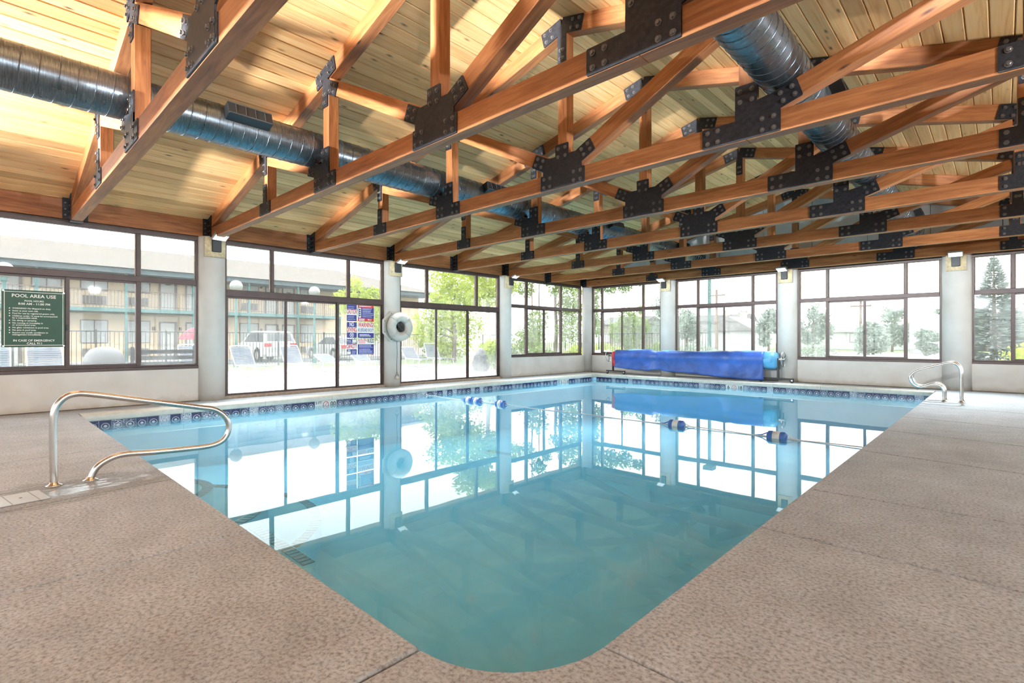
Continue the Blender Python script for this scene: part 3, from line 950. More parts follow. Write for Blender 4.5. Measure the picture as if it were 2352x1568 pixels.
# ================================================================== FLOOD LIGHTS ON THE COLUMNS
def flood(loc, rz, label, aim=0.0, watt=None, tilt=60, spread=76):
    """local -y points into the room"""
    t = thing('flood_light', label, 'flood light', loc, rz, 'flood lights on the column heads')
    # bent board that wraps the column face
    r = .012
    rings = []
    for z in (-.36, 0):
        row_o = [(.175 * u, -.012 - .05 * (1 - u * u), z) for u in (-1, -.5, 0, .5, 1)]
        row_i = [(.175 * u, .01 - .05 * (1 - u * u), z) for u in (1, .5, 0, -.5, -1)]
        rings.append(row_o + row_i)
    MB().loft(rings).build('backing_board', M_FOAM, t)
    MB().bevbox(-.075, .075, -.12, -.06, -.27, -.04, .006).build('junction_box', M_DARK, t)
    arm = MB(); arm.tube(smooth_path([(0, -.1, -.06), (aim * .03, -.15, -.05), (aim * .05, -.19, -.035)], 4), .014, 8)
    arm.build('swivel_arm', M_DARK, t)
    mt = Matrix.Rotation(aim * .6, 4, 'Z') @ Matrix.Rotation(math.radians(tilt), 4, 'X')
    h = put('lamp_head', MB().bevbox(-.13, .13, 0, .045, -.085, .085, .01).mesh('lamp_head', plain('lamp_housing', (.35, .35, .34), .4, .4)), t, (aim * .07, -.25, -.03))
    h.rotation_euler = mt.to_euler()
    MB().bevbox(-.115, .115, -.006, .002, -.07, .07, .002).build('lens', plain('lamp_lens', (.8, .8, .78), .2, 0, .02, 6, 0, (1, .99, .96, 1.1)), h)
    ld = bpy.data.lights.new('flood_lamp', 'AREA'); ld.shape = 'RECTANGLE'; ld.size = .22; ld.size_y = .13
    ld.energy = watt or LAMP_SEEN; ld.color = (.82, .93, 1.0) if watt else (.76, .91, 1.0)
    ld.spread = math.radians(spread)        # added fill floods aimed along the roof
    lo = bpy.data.objects.new('lamp_light', ld); C.objects.link(lo); lo.parent = h
    lo.location = (0, -.012, 0); lo.rotation_euler = (-HP, 0, 0)      # shines along local -y
    return t
zf = 3.035
flood((XW + .19, COLS_Y[1], zf), HP, 'flood light on the column between the green sign and the sliding doors', .3)
flood((XW + .18, COLS_Y[2], zf), HP, 'flood light on the column above the life ring', .3)
flood((XW + .18, COLS_Y[3], zf), HP, 'flood light on the column right of the second sliding doors', .3)
flood((COLS_X[0], YW - .215, zf), 0, 'flood light on the column behind the middle of the pool cover', -.3)
flood((COLS_X[1], YW - .215, zf), 0, 'flood light on the column at the right end of the pool cover', -.3)
flood((COLS_X[2], YW - .225, zf), 0, 'flood light on the column behind the looped grab rails', 0)
for y, od in zip(COLS_Y, ('nearest', 'second', 'third', 'fourth')):
    flood((XR - .19, y, zf), -HP, 'added fill flood light on the %s column of the unseen wall to the right' % od, 0, LAMP_FILL * .9, -17, 100)  # added fill floods, out of view, to lift the ceiling
for x, od in zip(COLS_X, ('left', 'middle', 'right')):
    column(x, YF - .03, .25, 'pale round column between the windows behind the camera')['group'] = 'columns behind the camera'
    flood((x, YF + .215, zf), PI, 'added fill flood light on the %s column behind the camera' % od, 0, LAMP_FILL * 1.2, -10, 46)  # added fill flood behind the camera, throwing light down the roof
flood((XW + .19, COLS_Y[0], zf), HP, 'added fill flood light on the column left of the green sign, outside the frame', .3, LAMP_FILL * .3, -19, 85)  # one more added fill flood, past the left of the view

# ================================================================== GRAB RAILS
r_ = .0245
def flange(t, x, y):
    MB().lathe([(.052, 0), (.052, .006), (.03, .014), (.0255, .03)], 18, (x, y, 0)).build('flange', M_CHROME, t, smooth=True)
t = thing('hand_rail', 'large looped stainless hand rail at the pool edge in the left foreground', 'hand rail', (-5.3, 0, 0))
prof = [(.44, .0), (.435, .30), (.435, .50), (.45, .60), (.495, .668), (.56, .698), (.66, .69), (1.0, .612), (1.42, .515), (1.56, .478), (1.65, .40), (1.682, .295), (1.645, .20), (1.56, .155), (1.42, .146), (1.1, .158), (.88, .172), (.78, .15), (.70, .095), (.655, .0)]
MB().tube([Vector((0, p[0], p[1])) for p in smooth_path([(a, b, 0) for a, b in prof], 7)], r_, 16).build('rail_tube', M_CHROME, t, smooth=True)
flange(t, 0, .44); flange(t, 0, .66)
for yy, nm in ((12.36, 'nearer'), (12.74, 'farther')):
    t = thing('grab_rail', '%s of the two looped stainless grab rails at the far right of the pool' % nm, 'grab rail', (0, yy, 0), 0, 'pair of looped grab rails')
    prof = [(-.53, 0), (-.53, .35), (-.532, .53), (-.555, .63), (-.605, .695), (-.68, .715), (-.78, .69), (-1.08, .585), (-1.2, .525), (-1.262, .44), (-1.255, .345), (-1.19, .27), (-1.1, .245), (-.98, .29), (-.895, .308), (-.82, .28), (-.775, .20), (-.77, .1), (-.77, 0)]
    MB().tube([Vector((p[0], 0, p[1])) for p in smooth_path([(a, b, 0) for a, b in prof], 6)], .022, 12).build('rail_tube', M_CHROME, t, smooth=True)
    flange(t, -.53, 0); flange(t, -.77, 0)

# deck lids
t = thing('skimmer_lid', 'pale square skimmer lid set in the wet deck beside the large hand rail', 'lid', (-5.03, .24, .0005), math.radians(8))
MB().bevbox(-.16, .16, -.13, .13, 0, .007, .003).build('cover', plain('lid_plastic', (.46, .46, .465), .3), t)
for q in (-.07, .07):
    MB().box(-.16, .16, q - .003, q + .003, .0071, .008).build('groove', plain('lid_groove', (.3, .27, .25), .6), t)
MB().lathe([(.009, .0071), (.009, .009)], 8, (0, 0, 0)).build('screw', M_BOLT, t)
t = thing('skimmer_lid', 'small white plate in the deck at the foot of the paired grab rails', 'lid', (-.92, 12.55, .003))
MB().bevbox(-.09, .09, -.16, .16, 0, .012, .004).build('cover', M_WHITE, t)
MB().lathe([(.009, .012), (.009, .015)], 8, (0, 0, 0)).build('screw', M_BOLT, t)

# ================================================================== LANE ROPE WITH FLOATS
M_FB = plain('float_blue', (0.05, 0.15, 0.48), .35); M_FW = plain('float_white', (.72, .72, .70), .35)
rope_y = 7.48
t = thing('lane_rope', 'thin white safety rope stretched across the pool through the floats', 'rope', (0, rope_y, ZWATER))
pts = [(PX0 + (PX1 - PX0) * i / 60, .012 * math.sin(i * .7), .006 + .012 * math.cos(i * PI / 15) ** 2 - .004) for i in range(61)]
MB().tube(pts, .007, 6).build('cord', plain('rope_white', (.7, .7, .68), .7), t)
MB().box(PX0 - .01, PX0 + .03, -.03, .03, -.02, .04).build('wall_anchor', M_CHROME, t)
MB().box(PX1 - .03, PX1 + .01, -.03, .03, -.02, .04).build('wall_anchor', M_CHROME, t)
def lane_float(x, label, s=1.0):
    t = thing('lane_float', label, 'float', (x, rope_y, ZWATER + .012), 0, 'floats on the safety rope')
    h, r = .125 * s, .078 * s
    MB().lathe([(r * .3, -h), (r * .8, -h * .94), (r, -h * .78), (r, -h * .36)], 20, axis='x').build('end_shell', M_FB, t, smooth=True)
    MB().lathe([(r * 1.0, -h * .36), (r * 1.0, h * .36)], 20, axis='x').build('middle_band', M_FW, t, smooth=True)
    MB().lathe([(r, h * .36), (r, h * .78), (r * .8, h * .94), (r * .3, h)], 20, axis='x').build('end_shell', M_FB, t, smooth=True)
    for sx in (-1, 1):
        MB().tube([(sx * h, 0, r * .55), (sx * (h + .07), 0, .01), (sx * (h + .16), 0, -.006)], [.008, .007, .006], 6).build('knot_cord', M_FB if sx < 0 else M_FW, t)
        MB().tube([(sx * h, 0, -r * .1), (sx * (h + .07), 0.01, 0), (sx * (h + .16), 0, -.006)], [.008, .007, .006], 6).build('knot_cord', M_FW, t)
lane_float(-8.40, 'leftmost blue and white float, touching its neighbour, near the tiled pool wall')
lane_float(-8.15, 'second float from the left, pressed against the leftmost float')
lane_float(-7.43, 'single small float right of the touching pair of floats')
lane_float(-3.62, 'blue and white float in the middle of the pool below the cover reel reflection')
lane_float(-2.19, 'nearest blue and white float, toward the right deck')

# ================================================================== POOL COVER REEL
M_CV = plain('cover_blue', (0.032, 0.085, 0.32), .45, 0, .35, 3.0, .25)
M_CVL = plain('cover_light_blue', (0.10, 0.32, 0.52), .45, 0, .15)
M_CVR = plain('cover_red_band', (0.55, 0.02, 0.025), .5)
reel = thing('pool_cover_reel', 'rolled blue pool cover on a wheeled reel along the far wall', 'pool cover', (0, 14.87, 0))
xl, xr, za = -9.36, -4.42, .62
def roll(x, q):
    bulge = .02 * math.sin(x * 2.1) + .012 * math.sin(x * 5.3 + q * 2) - (.05 * math.exp(-((x + 7.78) / .12) ** 2)) - (.03 * math.exp(-((x + 5.55) / .1) ** 2))
    return .20 + bulge
nx = 70
rings = []
for i in range(nx + 1):
    x = xl + (xr - xl) * i / nx
    rings.append([(x, roll(x, q) * math.cos(q), za + roll(x, q) * math.sin(q)) for q in (2 * PI * k / 24 for k in range(24))])
MB().loft(rings).build('cover_roll', M_CVL, reel, smooth=True)
# hanging flap: over the top and down the front
rings_f, rings_b = [], []
for i in range(nx + 1):
    u = i / nx
    x = xl + .06 + (xr - .22 - xl - .06) * u
    zb = .245 - .17 * min(1, u * 1.15) - .02 * math.sin(u * 9) + .05 * math.exp(-((x + 7.78) / .18) ** 2)
    row = []
    for k in range(9):
        q = math.radians(115) + math.radians(95) * k / 8
        rr = roll(x, 0) + .018
        row.append((x, rr * math.cos(q), za + rr * math.sin(q)))
    yk, zk = row[-1][1], row[-1][2]
    for k in range(1, 9):
        s = k / 8
        row.append((x, yk + .05 * s * (1 - s) + .018 * math.sin(x * 6 + s * 3) * s + .014 * math.sin(x * 17 + s * 5) * s, zk + (zb - zk) * s))
    rings_f.append(row)
    rings_b.append([(p[0], p[1] + .008, p[2] - .003) for p in row])
fl = MB()
nk = len(rings_f[0])
fl.loft([f + b[::-1] for f, b in zip(rings_f, rings_b)])
fl.build('cover_flap', M_CV, reel, smooth=True)
rb = []
for x in (xl - .02, xl + .075):
    rr = roll(x, 0) + .024
    row = [(x, rr * math.cos(q), za + rr * math.sin(q)) for q in (math.radians(140 + 80 * k / 6) for k in range(7))]
    row += [(x, row[-1][1] - .004, .42), (x, row[-1][1] + .02, .30), (x, row[-1][1] + .06, .255)]
    rb.append(row + [(p[0], p[1] + .01, p[2]) for p in row[::-1]])
MB().loft(rb).build('red_band', M_CVR, reel, smooth=True)
rings = []
for x in (-4.66, -4.40, -4.34):
    rr = (.215, .2, .15)[(-4.66, -4.40, -4.34).index(x)]
    rings.append([(x, rr * math.cos(q) * (1 + .05 * math.sin(5 * q)), za + rr * math.sin(q) - (.06 if math.sin(q) < -.3 else 0)) for q in (2 * PI * k / 24 for k in range(24))])
MB().loft(rings).build('cover_edge', M_CVL, reel, smooth=True)
MB().tube([(-9.66, 0, za), (-4.17, 0, za)], .03, 12).build('axle', M_CHROME, reel, smooth=True)
for xp, xw, x0, x1 in ((-9.46, -9.62, -9.72, -9.0), (-4.33, -4.2, -4.8, -3.95)):
    MB().bevbox(xp - .025, xp + .025, -.03, .03, .1, za + .03, .004).build('stand_post', M_DARK, reel)
    MB().bevbox(x0, x1, -.025, .025, .085, .125, .004).build('stand_base', M_DARK, reel)
    wt = MB(); wt.tube([(xw, .2 * math.cos(q), za + .2 * math.sin(q)) for q in (2 * PI * k / 28 for k in range(29))], .009, 6)
    hw = wt.build('hand_wheel', M_CHROME, reel, smooth=True)
    for q in (0.5, 0.5 + 2.09, 0.5 + 4.18):
        MB().tube([(xw, 0, za), (xw, .2 * math.cos(q), za + .2 * math.sin(q))], .009, 6).build('spoke', M_DARK, hw)
    for xc in (x0 + .04, x1 - .04):
        MB().lathe([(.042, -.015), (.05, -.01), (.05, .01), (.042, .015)], 16, (xc, 0, .05), 'y').build('caster', M_DARK, reel, smooth=False)
        MB().box(xc - .02, xc + .02, -.026, .026, .05, .086).build('caster_fork', M_CHROME, reel)

# ================================================================== LIFE RING
M_RING = plain('ring_vinyl', (.50, .46, .40), .5, 0, .08)
t = thing('ring_holder', 'beige octagonal holder board for the life ring on the round column', 'ring holder', (XW + .2, 7.07, 1.46), HP)
oc = [(.39 * math.cos(PI / 8 + k * PI / 4), .39 * math.sin(PI / 8 + k * PI / 4)) for k in range(8)]
MB().loft([[(x, -.0, z) for x, z in oc], [(x, -.03, z) for x, z in oc], [(x * .94, -.04, z * .94) for x, z in oc]]).build('octagon_board', M_RING, t)
MB().bevbox(-.05, .05, -.09, -.04, -.05, .05, .006).build('bracket', M_DARK, t)
for k in range(8):
    q = PI / 8 + k * PI / 4
    MB().lathe([(.012, -.04), (.012, -.046)], 8, (.34 * math.cos(q), 0, .34 * math.sin(q)), 'y').build('screw', M_BOLT, t)
t = thing('life_ring', 'off-white life ring with a dark rope-filled centre hanging on the octagonal board', 'life ring', (XW + .2, 7.11, 1.45), HP)
Rr, rr = .235, .112
tor = MB(); rings = []
for i in range(40):
    a = 2 * PI * i / 40
    rings.append([((Rr + rr * math.cos(b)) * math.cos(a), -.15 + rr * .95 * math.sin(b), (Rr + rr * math.cos(b)) * math.sin(a)) for b in (2 * PI * k / 18 for k in range(18))])
rings.append(rings[0])
tor.loft(rings, cap=False); tor.build('ring_body', M_RING, t, smooth=True)
for k in range(4):
    a = PI / 4 + k * HP
    bnd = MB(); bnd.lathe([(rr + .004, -.03), (rr + .004, .03)], 18, axis='z')
    bo = bnd.build('ring_strap', plain('strap_white', (.42, .39, .34), .6), t, (Rr * math.cos(a), -.15, Rr * math.sin(a)), rot=(0, -a, 0))
rp = MB()
for k in range(9):
    ph = k * .7
    rp.tube([(.1 * math.cos(q * 1.0 + ph) * (.5 + .06 * k), -.13 - .006 * k, .1 * math.sin(q + ph * .6)) for q in (2 * PI * j / 16 for j in range(17))], .011, 5)
rp.build('coiled_rope', plain('dark_rope', (.05, .045, .04), .8, 0, .5, 40), t)
t = thing('throw_cord', 'thin dark cord with a white ball hanging below the life ring', 'cord', (XW + .235, 7.1, 0), HP)
MB().tube([(.0, 0, 1.1), (.006, 0, .8), (-.004, 0, .5), (0, 0, .36)], .006, 6).build('cord', plain('cord_brown', (.06, .045, .035), .8), t)
MB().tube([(0, 0, .36), (-.045, -.0, .25)], .005, 5).tube([(0, 0, .36), (.05, 0, .25)], .005, 5).build('cord_loop', plain('cord_brown', (.06, .045, .035)), t)
MB().sphere((0, -.01, .225), .045, 14, 8).build('ball', M_RING, t, smooth=True)

# ================================================================== SIGNS ON THE GLASS
M_GREEN = plain('sign_green', (.006, .055, .022), .5)
M_CREAM = plain('sign_cream', (.80, .77, .68), .5)
t = thing('pool_rules_board', 'green rules board with white lettering hung in the left window', 'sign', (XW + .02, .67, 1.455), HP)
sw, sh = .36, .435
MB().bevbox(-sw, sw, -.02, 0, -sh, sh, .006).build('board', M_GREEN, t)
fr = MB()
for a, b, c, d in ((-sw + .025, sw - .025, sh - .033, sh - .026), (-sw + .025, sw - .025, -sh + .026, -sh + .033), (-sw + .025, -sw + .032, -sh + .03, sh - .03), (sw - .032, sw - .025, -sh + .03, sh - .03)):
    fr.box(a, b, -.0225, -.02, c, d)
fr.build('border_line', M_CREAM, t)
for a in (-1, 1):
    for c in (-1, 1):
        MB().lathe([(.012, -.02), (.012, -.026)], 10, (a * (sw - .018), 0, c * (sh - .018)), 'y').build('rivet', M_CHROME, t)
def write(t, txt, x, z, size, mat, width=None, bold=.0, align='CENTER', y=-.0215):
    return put('lettering', text_mesh(txt, size, mat, width, bold, .0006, align), t, (x, y, z), rot=(HP, 0, 0))
write(t, 'POOL AREA USE', 0, .345, .07, M_CREAM, .5, .012)
write(t, 'POOL HOURS:', 0, .27, .036, M_CREAM, .22, .012)
write(t, '8:00 AM - 11:00 PM', 0, .225, .046, M_CREAM, .36, .012)
zz = .155
for bl, tx in ((1, 'WARNING! No lifeguard on duty.'), (1, 'Swim at your own risk.'), (1, 'Pool for use by registered guests only.'), (1, 'Children under 12 must be accompanied'), (0, 'by a responsible adult.'), (1, 'No diving or jumping.'), (1, 'No running or horseplay in'), (0, 'or around pool area.'), (1, 'No glass containers in pool area.'), (1, 'No pets in pool area.'), (1, 'Report any unsafe conditions to'), (0, 'management immediately.')):
    if not bl: zz += .008
    write(t, tx, -.245, zz, .031, M_CREAM, None, .012, 'LEFT')
    if bl:
        MB().lathe([(.008, -.0205), (.008, -.022)], 10, (-.275, 0, zz), 'y').build('bullet', M_CREAM, t)
    zz -= .0385
write(t, 'IN CASE OF EMERGENCY', 0, -.335, .044, M_CREAM, .47, .012)
write(t, 'CALL 911', 0, -.38, .044, M_CREAM, .17, .012)

M_PB = plain('print_blue', (.022, .025, .22), .4); M_PR = plain('print_red', (.62, .02, .03), .4); M_PW = plain('print_white', (.82, .80, .76), .4)
M_PG = plain('print_pale_lines', (.42, .44, .66), .5)
# poster cell layout in metres on the glass of the last door leaf
def poster(label, y0, y1, z0, z1, bands):
    """bands: (z_top, z_bottom, colour material) as fractions from the top; texts added after"""
    t = thing('safety_poster', label, 'poster', (XW + .015, (y0 + y1) / 2, (z0 + z1) / 2), HP, 'safety posters on the door glass')
    W, H = (y1 - y0) / 2, (z1 - z0) / 2
    MB().box(-W, W, -.004, 0, -H, H).build('sheet', M_PW, t)
    for a, b, m in bands:
        MB().box(-W + .006, W - .006, -.0045, -.004, H - 2 * H * b, H - 2 * H * a).build('colour_field', m, t)
    return t, W, H
def lines(t, x0, x1, zs, h=.012, mat=None):
    m = MB()
    for i, z in enumerate(zs):
        q = x0
        random.seed(i * 7 + int(abs(z) * 1000))
        end = x1 - random.random() * .25 * (x1 - x0)
        while q < end:
            l = random.uniform(.012, .035)
            m.box(q, min(q + l, end), -.0052, -.0045, z - h / 2, z + h / 2)
            q += l + .007
    return m.build('fine_print', mat or M_PG, t)
py = [5.895, 6.155, 6.175, 6.605]
pz = [1.945, 1.57, 1.545, 1.185, 1.155, .80]
t, W, H = poster('upper left blue and red caution poster on the door glass', py[0], py[1], pz[1], pz[0], [(0, .29, M_PB), (.63, 1, M_PB)])
write(t, 'CAUTION', 0, H * .13, .15, M_PR, 2 * W * .95, .02, y=-.0052); lines(t, -W + .03, W - .03, [H * .75, H * .55]); lines(t, -W + .03, W - .03, [-H * .42, -H * .6, -H * .8])
t, W, H = poster('upper right blue poster with red header and footer on the door glass', py[2], py[3], pz[1], pz[0], [(0, .15, M_PR), (.15, .8, M_PB), (.8, 1, M_PR)])
lines(t, -W + .04, W - .03, [H * .87], .02, M_PW); lines(t, -W + .12, W - .02, [H * .6, H * .47, H * .3, H * .17, H * .0, -H * .2, -H * .42], .016)
mb = MB(); mb.box(-W + .02, -W + .085, -.0052, -.0045, -H * .55, H * .66); mb.build('picture_strip', M_PW, t)
for q in (.45, .2, -.05, -.3):
    MB().box(-W + .035, -W + .07, -.0058, -.0052, H * q - .018, H * q + .018).build('pictogram', M_BLACK, t)
lines(t, -W + .03, 0, [-H * .72, -H * .87], .018, M_PW); write(t, '911', W * .42, -H * .8, .06, M_PW, .09, .02, y=-.0052)
t, W, H = poster('blue no-diving poster with a crossed-out circle on the door glass', py[0], py[1], pz[3], pz[2], [(0, .32, M_PB), (.66, 1, M_PB)])
write(t, 'NO', 0, H * .7, .135, M_PW, .11, .02, y=-.0052); write(t, 'DIVING', 0, H * .02, .145, M_PR, 2 * W * .95, .02, y=-.0052)
MB().tube([(.047 * math.cos(2 * PI * k / 24), -.0052, -H * .66 + .047 * math.sin(2 * PI * k / 24)) for k in range(25)], .006, 4).build('no_dive_ring', M_PW, t)
for a in (45, -45):
    MB().box(-.04, .04, -.006, -.0052, -.007, .007).build('cross_bar', M_PW, t, (0, 0, -H * .66), rot=(0, math.radians(a), 0))
t, W, H = poster('no-lifeguard warning poster with red heading on the door glass', py[2], py[3], pz[3], pz[2], [(.68, 1, M_PB)])
write(t, 'WARNING!', 0, H * .66, .15, M_PR, 2 * W * .94, .02, y=-.0052); write(t, 'NO LIFEGUARD ON DUTY', 0, -H * .02, .11, M_PB, 2 * W * .96, .012, y=-.0052); lines(t, -W + .05, W - .05, [-H * .58, -H * .75], .018, M_PW)
t, W, H = poster('lower left pool capacity poster on the door glass', py[0], py[1], pz[5], pz[4], [(0, .32, M_PB), (.66, 1, M_PB)])
write(t, 'POOL', -W * .5, H * .75, .05, M_PW, .1, .02, y=-.0052); lines(t, -W + .02, W * .1, [H * .52], .014)
MB().box(W * .1, W * .88, -.0052, -.0045, H * .55, H * .94).build('number_field', M_CREAM, t); write(t, 'POOL', W * .45, H * .45, .04, M_PW, .09, .02, y=-.0055)
write(t, 'CAPACITY', 0, H * .04, .14, M_PR, 2 * W * .96, .02, y=-.0052)
write(t, 'SPA', -W * .5, -H * .5, .05, M_PW, .07, .02, y=-.0052); MB().box(-W * .9, -W * .2, -.0052, -.0045, -H * .95, -H * .62).build('number_field', M_CREAM, t); lines(t, 0, W - .02, [-H * .55, -H * .72, -H * .88], .016)
t, W, H = poster('lower right blue pool rules poster on the door glass', py[2], py[3], pz[5], pz[4], [(.34, 1, M_PB)])
write(t, 'POOL/SPA', -W * .42, H * .8, .085, M_PR, W * 1.02, .015, y=-.0052); write(t, 'RULES', W * .58, H * .74, .12, M_BLACK, W * .78, .02, y=-.0052)
lines(t, -W + .03, -W * .0, [H * .52], .014, M_PR); lines(t, -W + .04, W - .03, [H * .2, H * .06, -H * .08, -H * .3, -H * .44, -H * .58, -H * .72, -H * .86], .015)
random.seed(11)

# ================================================================== OUTDOORS
GZ = -.03
def ground(name, x0, x1, y0, y1, z, mat):
    return struct(name, me=MB().box(x0, x1, y0, y1, z - .3, z).mesh(name, mat))
M_PATIO = plain('pale_patio', (.46, .45, .435), .8, 0, .05, 2)
M_ASPH = plain('worn_asphalt', (.14, .145, .15), .9, 0, .15, 3)
M_GRASS = plain('grass', (.15, .2, .075), .9, 0, .3, 3)
M_LOT = plain('pale_gravel_lot', (.40, .395, .38), .9, 0, .06, 1)
ground('ground_patio', -20.8, XW - .23, -30, 15.6, GZ, M_PATIO)
ground('ground_lawn', -26.5, -20.8, -30, 20, GZ - .01, M_GRASS)
ground('ground_parking', -34.2, -26.5, -30, 60, GZ - .02, M_ASPH)
ground('ground_walk', -60, -34.2, -30, 60, GZ, M_PATIO)
ground('ground_bed', -20.8, XW - .23, 15.6, 20, GZ - .01, M_GRASS)
ground('ground_garden', -26.5, XW - .23, 20, 34, GZ - .015, M_GRASS)
ground('ground_path', XW - .23, 60, YW + .23, 34, GZ - .015, M_GRASS)
ground('ground_lot', -200, 200, 60, 64, GZ - .02, M_LOT)
ground('ground_street', -26.5, 200, 34, 60, GZ - .02, M_LOT)
ground('ground_far', -200, 200, 64, 260, GZ - .03, M_GRASS)
ground('ground_side', XR + .23, 60, -60, YW + .23, GZ, M_PATIO)
ground('ground_front', -60, XR + .23, -60, YF - .23, GZ - .025, M_PATIO)

# ---- motel block
M_HW = plain('motel_wall', (.58, .44, .29), .85, 0, .05, 1); M_TEAL = plain('teal_paint', (.045, .125, .12), .6)
M_ROOF = plain('tan_shingles', (.15, .13, .112), .9, 0, .12, 6); M_CURT = plain('curtained_glass', (.34, .34, .335), .3, 0, .15, 4)
M_HD = plain('motel_door', (.45, .43, .41), .6); M_AC = plain('ac_grille', (.17, .155, .145), .7); M_TRIM = plain('dark_trim', (.13, .10, .085), .7)
M_FASC = plain('blue_grey_fascia', (.065, .10, .115), .7)
hx = -36.0
hotel = thing('motel_building', 'two-storey cream motel with teal balcony and tan roof beyond the parking', 'building', (hx, 0, 0))
Y0, Y1 = -7.0, 26.3
MB().box(-9, 0, Y0, Y1, GZ, 4.75).build('wall', M_HW, hotel)
for zz, nm in ((2.66, 'balcony_slab'),):
    MB().box(-.02, 1.9, Y0, 18.2, zz, zz + .2).build(nm, M_TEAL, hotel)
MB().box(1.6, 2.1, Y0 - .3, Y1 + .3, 4.72, 5.0).build('fascia', M_FASC, hotel)
MB().box(-.02, 1.6, Y0 - .3, Y1 + .3, 4.72, 4.78).build('soffit', M_FASC, hotel)
zr = 7.0
rf = MB(); rf.v = [(2.25, Y0 - .5, 5.0), (2.25, Y1 + .5, 5.0), (-11.2, Y1 + .5, 5.0), (-11.2, Y0 - .5, 5.0), (-4.5, Y0 + 5, zr), (-4.5, Y1 - 5, zr)]
rf.f = [(0, 1, 5, 4), (1, 2, 5), (2, 3, 4, 5), (3, 0, 4), (3, 2, 1, 0)]
rf.build('roof', M_ROOF, hotel)
def hwin(y0, y1, zb):
    f = MB().box(0, .04, y0, y1, zb + 1.0, zb + 2.3).build('window', M_TRIM, hotel)
    md = (y0 + y1) / 2
    for a, b in ((y0 + .05, md - .025), (md + .025, y1 - .05)):
        MB().box(.04, .05, a, b, zb + 1.05, zb + 2.25).build('pane', M_CURT, f)
    g_ = MB().box(0, .14, md - .5, md + .5, zb + .28, zb + .72).build('air_conditioner', M_AC, hotel)
    for q in range(4):
        MB().box(.14, .15, md - .46, md + .46, zb + .34 + q * .09, zb + .37 + q * .09).build('louvre', M_TRIM, g_)
def hdoor(y0, y1, zb):
    f = MB().box(0, .05, y0, y1, zb, zb + 2.2).build('door', M_HD, hotel)
    MB().box(.05, .09, y1 - .1, y1 + .03, zb, zb + 2.25).box(.05, .09, y0 - .03, y0 + .05, zb, zb + 2.25).box(.05, .09, y0, y1, zb + 2.18, zb + 2.27).build('door_frame', M_TRIM, f)
    MB().box(.05, .06, (y0 + y1) / 2 - .14, (y0 + y1) / 2 + .14, zb + 1.55, zb + 1.62).build('number_plate', M_TRIM, f)
    MB().box(.0, .1, y0 - .35, y0 - .22, zb + 1.75, zb + 1.95).build('wall_lamp', M_TRIM, hotel)
for zb in (GZ, 2.86):
    for o_ in (-8.4, 0):
        hwin(4.04 + o_ * 1.0, 5.24 + o_ * 1.0, zb) if o_ == 0 else hwin(-3.9, -2.7, zb)
    hwin(6.0, 7.2, zb); hdoor(7.65, 8.5, zb); hdoor(9.0, 9.85, zb); hdoor(-.6, .25, zb); hdoor(.9, 1.75, zb); hwin(2.1, 3.3, zb)
    hwin(12.05, 13.25, zb); hdoor(13.67, 14.5, zb); hdoor(14.8, 15.65, zb); hwin(16.05, 17.15, zb)
    hwin(20.0, 21.2, zb); hdoor(21.8, 22.6, zb)
pm = MB().box(-.06, .06, -.06, .06, GZ, 4.72).mesh('porch_post', M_TEAL)
for y in (-4, -.9, 2.2, 5.75, 8.95, 12.0, 15.1, 18.1):
    put('porch_post', pm, hotel, (1.82, y, 0))
rl = MB().box(1.8, 1.84, Y0, 18.2, 3.78, 3.82).box(1.8, 1.84, Y0, 18.2, 2.96, 2.99).build('balcony_rail', M_TRIM, hotel)
bal = MB().box(-.012, .012, -.012, .012, 2.86, 3.8).mesh('baluster', M_TRIM)
for i in range(168):
    put('baluster', bal, rl, (1.82, Y0 + .1 + i * .15, 0))
tag(hotel, 'two-storey cream motel with teal balcony and tan roof beyond the parking', 'building')

# ---- patio fence with pickets
def fence(label, p0, p1, h=1.52):
    p0, p1 = Vector((p0[0], p0[1], GZ)), Vector((p1[0], p1[1], GZ)); d = p1 - p0; ln = d.length
    t = thing('picket_fence', label, 'fence', p0, math.atan2(d.y, d.x))
    m = plain('dark_fence_metal', (.05, .06, .06), .6)
    MB().box(0, ln, -.02, .02, h - .04, h).build('rail', m, t); MB().box(0, ln, -.02, .02, .12, .16).build('rail', m, t)
    pk = MB().box(-.01, .01, -.01, .01, .05, h).mesh('picket', m); ps = MB().box(-.03, .03, -.03, .03, 0, h + .05).mesh('fence_post', m)
    n = int(ln / .14)
    for i in range(n):
        put('picket' if i % 16 else 'fence_post', pk if i % 16 else ps, t, (i * .14, 0, 0))
fence('thin dark picket fence between the loungers and the parked cars', (-24.6, -3.5), (-24.6, 18.6))
fence('dark picket fence at the end of the patio under the trees', (-24.4, 22.9), (-9.5, 22.9))

# ---- globe lamps
def lamp(x, y, label):
    t = thing('globe_lamp', label, 'street lamp', (x, y, GZ), 0, 'globe lamps along the patio fence')
    MB().lathe([(.1, 0), (.1, .3), (.06, .34), (.05, 3.1), (.09, 3.15), (.09, 3.25)], 12).build('post', M_TEAL, t)
    MB().sphere((0, 0, 3.5), .26, 18, 12).build('globe', plain('globe_plastic', (.24, .24, .235), .2), t, smooth=True)
lamp(-24.0, .75, 'white globe lamp on a teal post behind the green rules board')
lamp(-24.0, 7.9, 'white globe lamp on a teal post in front of the parked van-like car')
lamp(-24.0, 11.4, 'white globe lamp on a teal post in front of the parked sedan')

